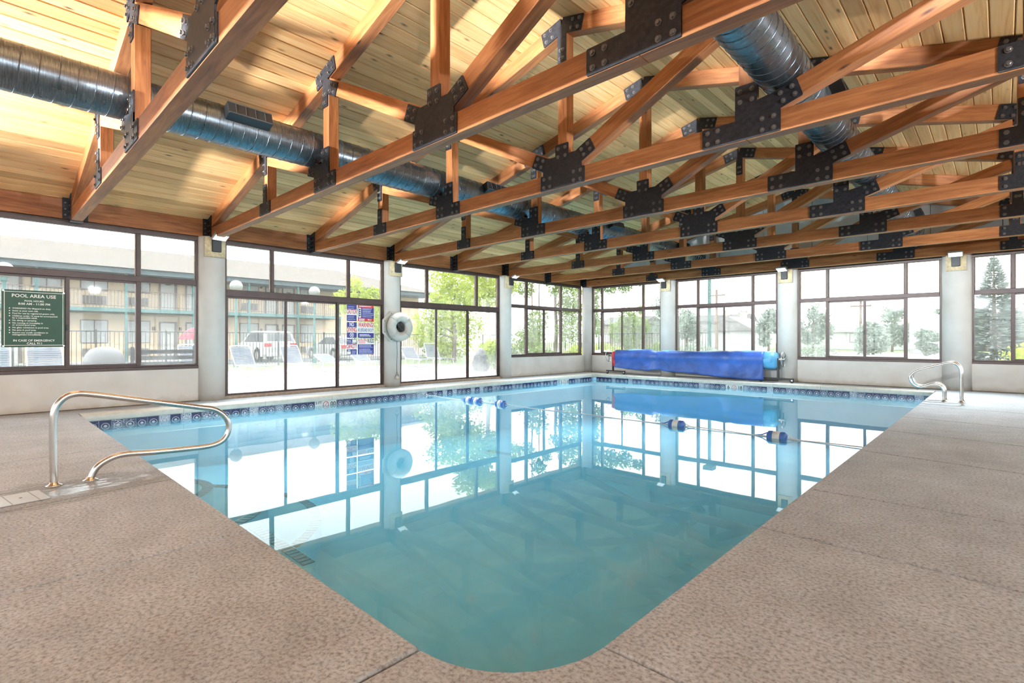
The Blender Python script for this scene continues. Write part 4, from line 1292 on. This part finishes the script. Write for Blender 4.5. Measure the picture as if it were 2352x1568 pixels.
# ---- cars
def car(loc, rz, label, prof, cab, L_, wd, wr=.34):
    """side outline (x along the car, z up) lofted across the width; nose at +x"""
    t = thing('parked_car', label, 'car', loc, rz)
    pw = plain('white_car_paint', (.5, .5, .495), .25, 0, .01); gl = plain('car_glass', (.05, .055, .06), .1)
    h = wd / 2
    rings = []
    for f, s in ((-1, .93), (-.94, .985), (-.6, 1.0), (.6, 1.0), (.94, .985), (1, .93)):
        cx = L_ / 2
        rings.append([(cx + (x - cx) * (s if abs(f) > .9 else 1), f * h, z) for x, z in prof])
    MB().loft(rings).build('body', pw, t, smooth=False)
    hb = h * .9
    rings = []
    for f, zt in ((-1, 0), (1, 0)):
        rings.append([(x, f * (hb - (z - cab[0][1]) * .22), z) for x, z in cab])
    MB().loft(rings).build('cabin', pw, t)
    # glass set into the cabin
    xs = [p[0] for p in cab]; zb, ztp = cab[0][1], max(p[1] for p in cab)
    for f in (-1, 1):
        def pt(x, z, o=.008): return (x, f * (hb - (z - zb) * .22 + o), z)
        q = [(cab[0][0] + .22, zb + .03), (cab[-1][0] - .35, zb + .03), (cab[-2][0] - .18, ztp - .09), (cab[1][0] + .16, ztp - .09)]
        mb = MB(); mb.loft([[pt(x, z, .008) for x, z in q], [pt(x, z, -.01) for x, z in q]]); mb.build('side_window', gl, t)
    for (a, b), nm in (((cab[0], cab[1]), 'rear_window'), ((cab[-1], cab[-2]), 'windscreen')):
        d = Vector((b[0] - a[0], 0, b[1] - a[1])); n_ = Vector((-d.z, 0, d.x)).normalized() * (.012 if nm == 'rear_window' else -.012)
        A_, B_ = Vector((a[0], 0, a[1])) + d * .14 + n_, Vector((a[0], 0, a[1])) + d * .86 + n_
        w0, w1 = hb - .12, hb - (b[1] - zb) * .22 - .1
        mb = MB(); mb.loft([[(A_.x, -w0, A_.z), (A_.x, w0, A_.z), (B_.x, w1, B_.z), (B_.x, -w1, B_.z)], [(A_.x - n_.x * 2, -w0, A_.z - n_.z * 2), (A_.x - n_.x * 2, w0, A_.z - n_.z * 2), (B_.x - n_.x * 2, w1, B_.z - n_.z * 2), (B_.x - n_.x * 2, -w1, B_.z - n_.z * 2)]])
        mb.build(nm, gl, t)
    for x in (L_ * .19, L_ * .81):
        for f in (-1, 1):
            wh = MB().lathe([(wr * .7, -.11), (wr, -.09), (wr, .09), (wr * .7, .11)], 20, axis='y').build('wheel', plain('tyre', (.03, .03, .03), .8), t, (x, f * (h - .09), wr))
            MB().lathe([(wr * .62, f * .112), (wr * .5, f * .118), (.05, f * .125)], 14, axis='y').build('rim', plain('alloy', (.5, .5, .5), .35, .6), wh)
            ar = MB().lathe([(wr + .06, f * .02 - .01), (wr + .06, f * .02 + .01)], 20, axis='y').build('wheel_arch', M_DARK, t, (x, f * (h - .015), wr + .01))
    for f in (-1, 1):
        y0_, y1_ = sorted((f * (h - .42), f * (h - .06)))
        MB().bevbox(-.025, .2, y0_, y1_, zb - .22, zb - .03, .01).build('tail_light', plain('tail_lamp', (.5, .03, .03), .25), t)
        MB().bevbox(L_ - .22, L_ + .02, y0_, y1_, zb - .34, zb - .18, .01).build('head_light', plain('lamp_lens2', (.7, .7, .7), .15), t)
    MB().bevbox(-.035, .06, -h * .85, h * .85, .32, .5, .02).build('bumper', plain('bumper_grey', (.45, .45, .45), .5), t)
    return t
suv = [(0.0, .42), (.08, .30), (4.45, .28), (4.6, .45), (4.62, .75), (4.4, .95), (3.4, 1.06), (.05, 1.08), (-.02, .8)]
suvc = [(.06, 1.06), (.42, 1.62), (.75, 1.70), (2.2, 1.72), (2.65, 1.64), (3.5, 1.05)]
car((-28.6, 11.7, GZ - .02), PI, 'white sport utility car parked with its red tail lights toward the pool', suv, suvc, 4.62, 1.86, .37)
sed = [(0.0, .40), (.1, .26), (4.55, .24), (4.7, .42), (4.7, .62), (4.5, .78), (3.5, .90), (1.0, .94), (.1, .95), (-.02, .7)]
sedc = [(.35, .93), (1.1, 1.40), (1.7, 1.47), (2.4, 1.45), (3.55, .90)]
car((-28.4, 16.0, GZ - .02), PI, 'white sedan parked behind the fence beside the blue posters', sed, sedc, 4.7, 1.8, .33)
t = thing('covered_mound', 'low pale blue covered mound just above the sill of the far corner window', 'cover', (-14.0, 20.9, GZ))
MB().lathe([(1.25, 0), (1.2, .25), (.95, .5), (.5, .66), (.02, .72)], 22).build('sheet', plain('pale_blue_sheet', (.34, .38, .46), .6), t, smooth=True)
MB().lathe([(1.26, .0), (1.3, .04), (1.26, .08)], 22).build('hem', M_WHITE, t)

# ---- loungers
def lounger(x, y, rz, label, up=52):
    t = thing('patio_lounger', label, 'lounger', (x, y, GZ), rz, 'strap loungers on the patio')
    fm = plain('lounger_frame', (.5, .5, .495), .4); st = plain('lounger_strap', (.12, .14, .18), .5)
    zs, hw = .36, .31
    a = math.radians(up)
    hx_, hz = -.62 - .78 * math.cos(a), zs + .78 * math.sin(a)
    for s in (-1, 1):
        MB().tube([(1.0, s * hw, zs - .02), (.6, s * hw, zs), (-.62, s * hw, zs)], .017, 6).build('side_rail', fm, t)
        MB().tube(smooth_path([(-.62, s * hw, zs), (hx_ + .1 * math.cos(a), s * hw, hz - .1 * math.sin(a)), (hx_ + .01, s * (hw - .07), hz), (hx_, 0, hz + .005)], 4), .017, 6).build('back_rail', fm, t)
        for x0, lean in ((.8, .1), (.25, -.1), (-.55, -.12)):
            MB().tube(smooth_path([(x0, s * hw, zs), (x0 + lean * .6, s * (hw + .02), .15), (x0 + lean, s * (hw + .02), .02)], 4), .016, 6).build('leg', fm, t)
    for x0, lean in ((.8, .1), (.25, -.1), (-.55, -.12)):
        MB().tube([(x0 + lean, -hw - .02, .02), (x0 + lean, hw + .02, .02)], .014, 6).build('foot_bar', fm, t)
    sm = MB().bevbox(-.022, .022, -hw, hw, -.006, .006, .003).mesh('strap', st)
    for i in range(26):
        put('strap', sm, t, (.95 - i * .06, 0, zs + .012))
    for i in range(12):
        d = .05 + i * .058
        put('strap', sm, t, (-.62 - d * math.cos(a), 0, zs + d * math.sin(a) + .012), rot=(0, a, 0))
lounger(-17.3, 6.2, .04, 'white strap lounger with raised back seen through the first door pane')
lounger(-17.3, 7.75, -.03, 'white strap lounger with raised back seen through the middle door pane')
lounger(-17.4, 4.7, .0, 'white strap lounger half hidden by the first round column', 58)
lounger(-17.2, 9.1, .02, 'white lounger below the blue posters', 20)
lounger(-17.2, 10.4, -.02, 'white lounger half hidden by the life ring column', 35)
lounger(-15.6, .3, 0, 'white strap lounger back below the green rules board', 62)
lounger(-15.6, 1.22, .02, 'white strap lounger seen low in the left window beside the sash', 60)
lounger(-18.4, 13.4, -.2, 'lounger seen through the second sliding doors, left of the tree trunk', 40)
lounger(-18.6, 14.7, -.25, 'dark-shaded lounger under the tree in the second sliding doors', 58)

# ---- bins, bench, parasol, planter
def bin_(x, y, label, col, body, lid):
    t = thing('litter_bin', label, 'bin', (x, y, GZ))
    MB().lathe(body, 20).build('body', plain('bin_body_%d' % int(col[0] * 100), col, .5), t, smooth=False)
    MB().lathe(lid, 20).build('domed_lid', plain('bin_lid', (.17, .17, .175), .5), t, smooth=True)
bin_(-14.2, 13.23, 'dark litter bin with a grey domed lid behind the second sliding doors', (.03, .033, .04), [(.27, 0), (.33, .15), (.33, .35), (.25, .58)], [(.21, .56), (.22, .62), (.19, .74), (.1, .84), (.002, .87)])
bin_(-15.3, 2.16, 'litter bin with a large grey domed lid low in the left window', (.1, .1, .1), [(.34, 0), (.38, .6)], [(.40, .58), (.40, .68), (.36, .82), (.26, .95), (.12, 1.0), (.002, 1.01)])
t = thing('patio_bench', 'dark slatted bench low in the window beside the first column', 'bench', (-15.0, 3.35, GZ), HP)
for z in (.35,):
    for k in range(4):
        MB().box(-.7, .7, -.2 + k * .11, -.12 + k * .11, z, z + .03).build('seat_slat', M_DARK, t)
for k in range(3):
    MB().box(-.7, .7, .26, .29, .52 + k * .15, .62 + k * .15).build('back_slat', M_DARK, t)
for s in (-.66, .66):
    MB().box(s - .03, s + .03, -.22, .3, .0, .35).box(s - .03, s + .03, .24, .3, .35, 1.0).build('end_frame', M_DARK, t)
t = thing('parasol', 'small red parasol standing in front of the motel beside the first column', 'parasol', (-26.0, 6.78, GZ))
MB().lathe([(.03, 0), (.03, 1.65)], 8).build('pole', M_WHITE, t)
MB().lathe([(.55, 1.2), (.5, 1.32), (.28, 1.58), (.03, 1.72)], 10).build('canopy', plain('red_canvas', (.55, .05, .08), .8), t)

# ---- trees
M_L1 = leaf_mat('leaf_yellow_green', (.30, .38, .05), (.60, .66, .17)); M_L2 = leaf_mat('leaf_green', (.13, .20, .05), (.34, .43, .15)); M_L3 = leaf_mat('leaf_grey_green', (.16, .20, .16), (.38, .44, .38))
M_BARK = plain('birch_bark', (.50, .47, .43), .8, 0, .3, 9); M_BARK2 = plain('brown_bark', (.17, .13, .10), .9, 0, .3, 9)
def leaves(blobs, n, size):
    m = MB(); tot = sum(b[3] ** 2 for b in blobs)
    for bx, by, bz, br in blobs:
        for _ in range(int(n * br * br / tot)):
            while True:
                p = Vector((random.uniform(-1, 1), random.uniform(-1, 1), random.uniform(-1, 1)))
                if .15 < p.length < 1: break
            p = p * br * random.uniform(.75, 1.05)
            c = Vector((bx, by, bz)) + p
            u = Vector((random.gauss(0, 1), random.gauss(0, 1), random.gauss(0, .7))).normalized()
            v = u.cross(Vector((random.gauss(0, 1), random.gauss(0, 1), random.gauss(0, 1)))).normalized()
            s = size * random.uniform(.6, 1.3)
            m.add([c - u * s, c + v * s * .5, c + u * s, c - v * s * .5], [(0, 1, 2, 3)])
    return m
def tree(x, y, h, blobs, n, size, mat, label, bark=M_BARK2, r=.12, group='trees around the pool house', trunk_top=None):
    t = thing('tree', label, 'tree', (x, y, GZ), 0, group)
    tt = trunk_top or h * .7
    MB().tube([(0, 0, 0), (.05, .03, tt * .4), (-.04, .06, tt * .7), (.03, 0, tt)], [r, r * .85, r * .65, r * .25], 9).build('trunk', bark, t, smooth=True)
    br = MB()
    for bx, by, bz, b in blobs[:7]:
        z0 = min(max(.25 * h, bz - .8 * b), tt * .95)
        br.tube([(0, 0.03, z0), (bx * .5, by * .5, (z0 + bz) / 2 + .1), (bx, by, bz)], [r * .4, r * .25, r * .08], 5)
    br.build('branches', bark, t)
    tag(leaves(blobs, n, size).build('foliage', mat, t), kind='stuff')
    return t
def blobs(h, w, k, z0=.4):
    out = []
    for i in range(k):
        z = random.uniform(z0, .95) * h
        f = math.sin(PI * min(1, max(.12, (z / h - z0 + .1) / (1.1 - z0))))
        a = random.uniform(0, 2 * PI); d = w * f * random.uniform(.2, .75)
        out.append((d * math.cos(a), d * math.sin(a), z, w * random.uniform(.28, .45)))
    return out
random.seed(5)
tree(-25.7, 14.9, 4.9, blobs(4.7, 1.7, 9, .25), 3000, .1, M_L1, 'loose yellow-green tree in front of the motel right of the sedan')
tree(-21.0, 17.6, 5.0, blobs(5.2, 2.3, 14, .12), 6500, .1, M_L1, 'bright yellow-green bushy tree filling the second sliding doors')
tree(-17.4, 16.6, 6.2, blobs(6.2, 1.7, 11, .42), 4200, .1, M_L1, 'white-barked tree with yellow-green leaves right in the second sliding doors', M_BARK, .12)
tree(-24.3, 19.6, 5.0, blobs(4.6, 2.2, 12, .05), 4200, .11, M_L1, 'pale green tree filling the left pane of the second sliding doors')
tree(-14.9, 16.9, 6.5, [(.1, .2, 5.9, .6), (-.3, 0, 3.4, .45), (.2, .1, 2.0, .6), (0, -.2, 1.1, .8), (.4, .3, 4.7, .3)], 1700, .085, M_L2, 'slender young tree left in the corner window', M_BARK2, .05)
tree(-15.6, 18.2, 6.2, [(0, 0, 4.35, .4), (.3, .2, 3.9, .25), (-.4, 0, 1.3, .6)], 900, .085, M_L2, 'thin-stemmed tree with a small top in the corner window', M_BARK2, .045)
tree(-17.2, 21.4, 6.4, [(.6, .3, 4.4, .7), (1.0, 0, 3.6, .8), (.7, .4, 2.7, .8), (.9, 0, 1.7, .8), (0, 0, 3.9, .4)], 2800, .09, M_L2, 'leafy tree at the right edge of the corner window on the left wall')
tree(-13.3, 18.6, 5.0, [(.5, 0, 3.4, .55), (1.2, .1, 3.55, .5), (1.9, .2, 3.5, .42), (.2, .2, 2.7, .5), (.3, 0, 2.1, .5), (.5, .1, 1.7, .45), (2.5, .2, 3.6, .28), (.0, 0, 4.2, .7)], 3600, .075, M_L2, 'dark-leaved tree with a long branch across the far corner window', M_BARK2, .09, trunk_top=4.2)
tree(-16.5, 27.5, 3.6, [(0, 0, 2.5, .7), (.7, .2, 2.0, .7), (-.6, 0, 1.7, .7), (.2, 0, 1.2, .8), (.9, 0, 3.0, .3)], 2200, .1, M_L2, 'grey-green tree behind the middle of the far corner window')
tree(-16.2, 31.5, 4.6, [(0, 0, 3.3, .9), (.6, .2, 2.6, 1.0), (-.4, 0, 1.7, 1.0)], 1500, .12, M_L3, 'pale tree right in the far corner window')
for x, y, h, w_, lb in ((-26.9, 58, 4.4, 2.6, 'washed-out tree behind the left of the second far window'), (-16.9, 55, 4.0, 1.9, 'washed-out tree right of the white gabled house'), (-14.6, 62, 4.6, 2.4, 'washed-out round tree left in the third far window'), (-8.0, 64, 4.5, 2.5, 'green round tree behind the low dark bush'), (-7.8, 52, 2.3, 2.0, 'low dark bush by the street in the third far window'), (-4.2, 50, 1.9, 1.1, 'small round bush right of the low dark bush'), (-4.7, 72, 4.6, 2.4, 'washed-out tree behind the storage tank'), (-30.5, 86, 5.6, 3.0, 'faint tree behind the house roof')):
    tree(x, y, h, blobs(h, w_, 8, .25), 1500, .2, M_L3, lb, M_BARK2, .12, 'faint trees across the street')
# spruce
t = thing('spruce_tree', 'tall pale spruce outside the window at the right edge of the picture', 'tree', (-.25, 32.0, GZ))
MB().tube([(0, 0, 0), (0, 0, 5.0)], [.14, .02], 8).build('trunk', M_BARK2, t)
sp = MB()
for k in range(44):
    z = .3 + 4.65 * k / 44; rad = 1.75 * (1 - k / 46) ** .85
    for j in range(int(16 + rad * 16)):
        a = random.uniform(0, 2 * PI); rr = rad * random.uniform(.55, 1.08)
        d = Vector((math.cos(a), math.sin(a), random.uniform(-.3, -.05)))
        c0 = Vector((0, 0, z)) + d * rr * .25; c1 = Vector((0, 0, z)) + d * rr
        sd = Vector((-math.sin(a), math.cos(a), 0)) * .05
        sp.add([c0, c1 * .6 + c0 * .4 + sd * 1.6, c1 + Vector((0, 0, .12)), c1 * .6 + c0 * .4 - sd * 1.6], [(0, 1, 2, 3)])
tag(sp.build('foliage', leaf_mat('needle_blue_grey', (.18, .22, .21), (.38, .42, .40)), t), kind='stuff')
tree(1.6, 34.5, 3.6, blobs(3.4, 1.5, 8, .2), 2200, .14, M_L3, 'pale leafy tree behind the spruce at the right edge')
# shrubs outside the far wall and by the patio end
def shrub(x, y, r, h, n, mat, label, group='shrubs outside the windows'):
    t = thing('shrub', label, 'shrub', (x, y, GZ), 0, group)
    st = MB()
    for k in range(5):
        a = k * 1.26
        st.tube([(.05 * math.cos(a), .05 * math.sin(a), 0), (r * .5 * math.cos(a), r * .5 * math.sin(a), h * .6)], [.02, .008], 5)
    st.build('stems', M_BARK2, t)
    tag(leaves([(r * .45 * math.cos(k * 1.05), r * .45 * math.sin(k * 1.05), h * (.35 + .12 * (k % 3)), max(r, h) * .42) for k in range(6)] + [(0, 0, h * .6, r * .45)], n, .075).build('foliage', mat, t), kind='stuff')
shrub(-16.2, 24.5, 1.5, .85, 1500, M_L1, 'low yellow-green shrub at the sill of the far corner window')
shrub(-13.3, 25.5, 1.5, .9, 1300, M_L2, 'low dark shrub right in the far corner window behind the cover wheel')
shrub(-12.6, 28.6, 1.6, .85, 1100, M_L3, 'pale shrub behind the blue cover in the second far window')
shrub(-6.9, 30, 1.4, .8, 900, M_L3, 'pale shrub low in the third far window')
shrub(.9, 28, 1.3, 1.0, 1000, M_L1, 'yellow-green shrub low in the window at the right edge')
shrub(-12.9, 13.2, .6, 1.1, 1300, M_L2, 'dark green shrub behind the litter bin in the second sliding doors')
shrub(-16.2, 15.9, 1.0, 1.3, 1800, M_L1, 'yellow-green shrub under the white-barked tree')
shrub(-13.2, 15.5, .75, 1.0, 1300, M_L2, 'green shrub low in the corner window left part')
shrub(-12.7, 17.2, .7, 1.0, 1300, M_L1, 'light green shrub low in the corner window right part')

# ---- houses across the street
def house(x, y, wd, dp, hw_, hr, rz, label, wall=(.40, .395, .39), roof=(.10, .095, .09)):
    t = thing('far_house', label, 'house', (x, y, GZ), rz)
    MB().box(-wd / 2, wd / 2, -dp / 2, dp / 2, 0, hw_).build('wall', plain('house_wall_%d' % int(wall[0] * 100), wall, .8), t)
    rf = MB()
    rf.loft([[(-wd / 2 - .4, -dp / 2 - .4, hw_ - .05), (-wd / 2 - .4, dp / 2 + .4, hw_ - .05), (-wd / 2 - .4, 0, hr)], [(wd / 2 + .4, -dp / 2 - .4, hw_ - .05), (wd / 2 + .4, dp / 2 + .4, hw_ - .05), (wd / 2 + .4, 0, hr)]])
    rf.build('roof', plain('house_roof_%d' % int(roof[0] * 100), roof, .9), t)
    for k in range(3):
        f = MB().box(-wd * .35 + k * wd * .3 - .5, -wd * .35 + k * wd * .3 + .5, -dp / 2 - .04, -dp / 2, .9, 2.1).build('window', M_TRIM, t)
        MB().box(-wd * .35 + k * wd * .3 - .42, -wd * .35 + k * wd * .3 + .42, -dp / 2 - .05, -dp / 2 - .04, .98, 2.02).build('pane', M_CURT, f)
    MB().box(wd * .2, wd * .2 + .6, -.3, .3, hr - .6, hr + .6).build('chimney', M_HW, t)
house(-30.2, 73, 11, 8, 2.6, 4.8, 0, 'white house with a dark roof behind the far wall in the second window')
house(-22.3, 62, 6, 5, 2.3, 3.9, HP, 'white gabled garage front right of the house, in the second far window', (.42, .42, .415), (.2, .195, .19))
house(-30.6, 52, 5, 5, 3.0, 3.9, 0, 'tan house wall behind the trees in the far corner window', (.2, .17, .14))
house(-12.7, 82, 18, 9, 2.3, 3.3, 0, 'long low white building across the street in the third far window', (.42, .42, .415), (.2, .195, .19))
house(2.4, 80, 9, 8, 2.6, 4.4, 0, 'reddish low building below the spruce at the right edge', (.22, .14, .12))
t = thing('storage_tank', 'pale ribbed tank standing right in the third far window', 'tank', (-4.9, 60, GZ))
MB().lathe([(1.3, 0), (1.3, 2.9), (1.0, 3.4), (.3, 3.75)], 22).build('shell', plain('tank_white', (.3, .3, .3), .5), t)
for z in (.7, 1.4, 2.1, 2.8):
    MB().lathe([(1.3, z - .04), (1.34, z), (1.3, z + .04)], 22).build('hoop', plain('tank_hoop', (.5, .5, .5), .5), t)
# poles
def pole(x, y, h, r, mat, label, cross=True):
    t = thing('street_pole', label, 'pole', (x, y, GZ))
    MB().lathe([(r, 0), (r * .7, h)], 10).build('mast', mat, t)
    if cross:
        MB().box(-.9, .9, -.06, .06, h - .7, h - .55).build('cross_arm', M_BARK2, t)
        for q in (-.8, -.3, .3, .8):
            MB().lathe([(.05, h - .55), (.04, h - .4)], 6, (q, 0, 0)).build('insulator', M_WHITE, t)
    else:
        MB().bevbox(-.3, .3, -.3, .3, h - .15, h + .12, .02).build('lamp_box', M_FASC, t)
pole(-13.1, 31.5, 6.4, .13, M_TEAL, 'tall teal lamp pole in the second far window', False)
pole(-22.5, 56.0, 6.7, .17, M_BARK2, 'thin wooden utility pole beside the teal pole')
pole(-10.4, 62.5, 5.3, .15, M_BARK2, 'thin wooden utility pole in the third far window')
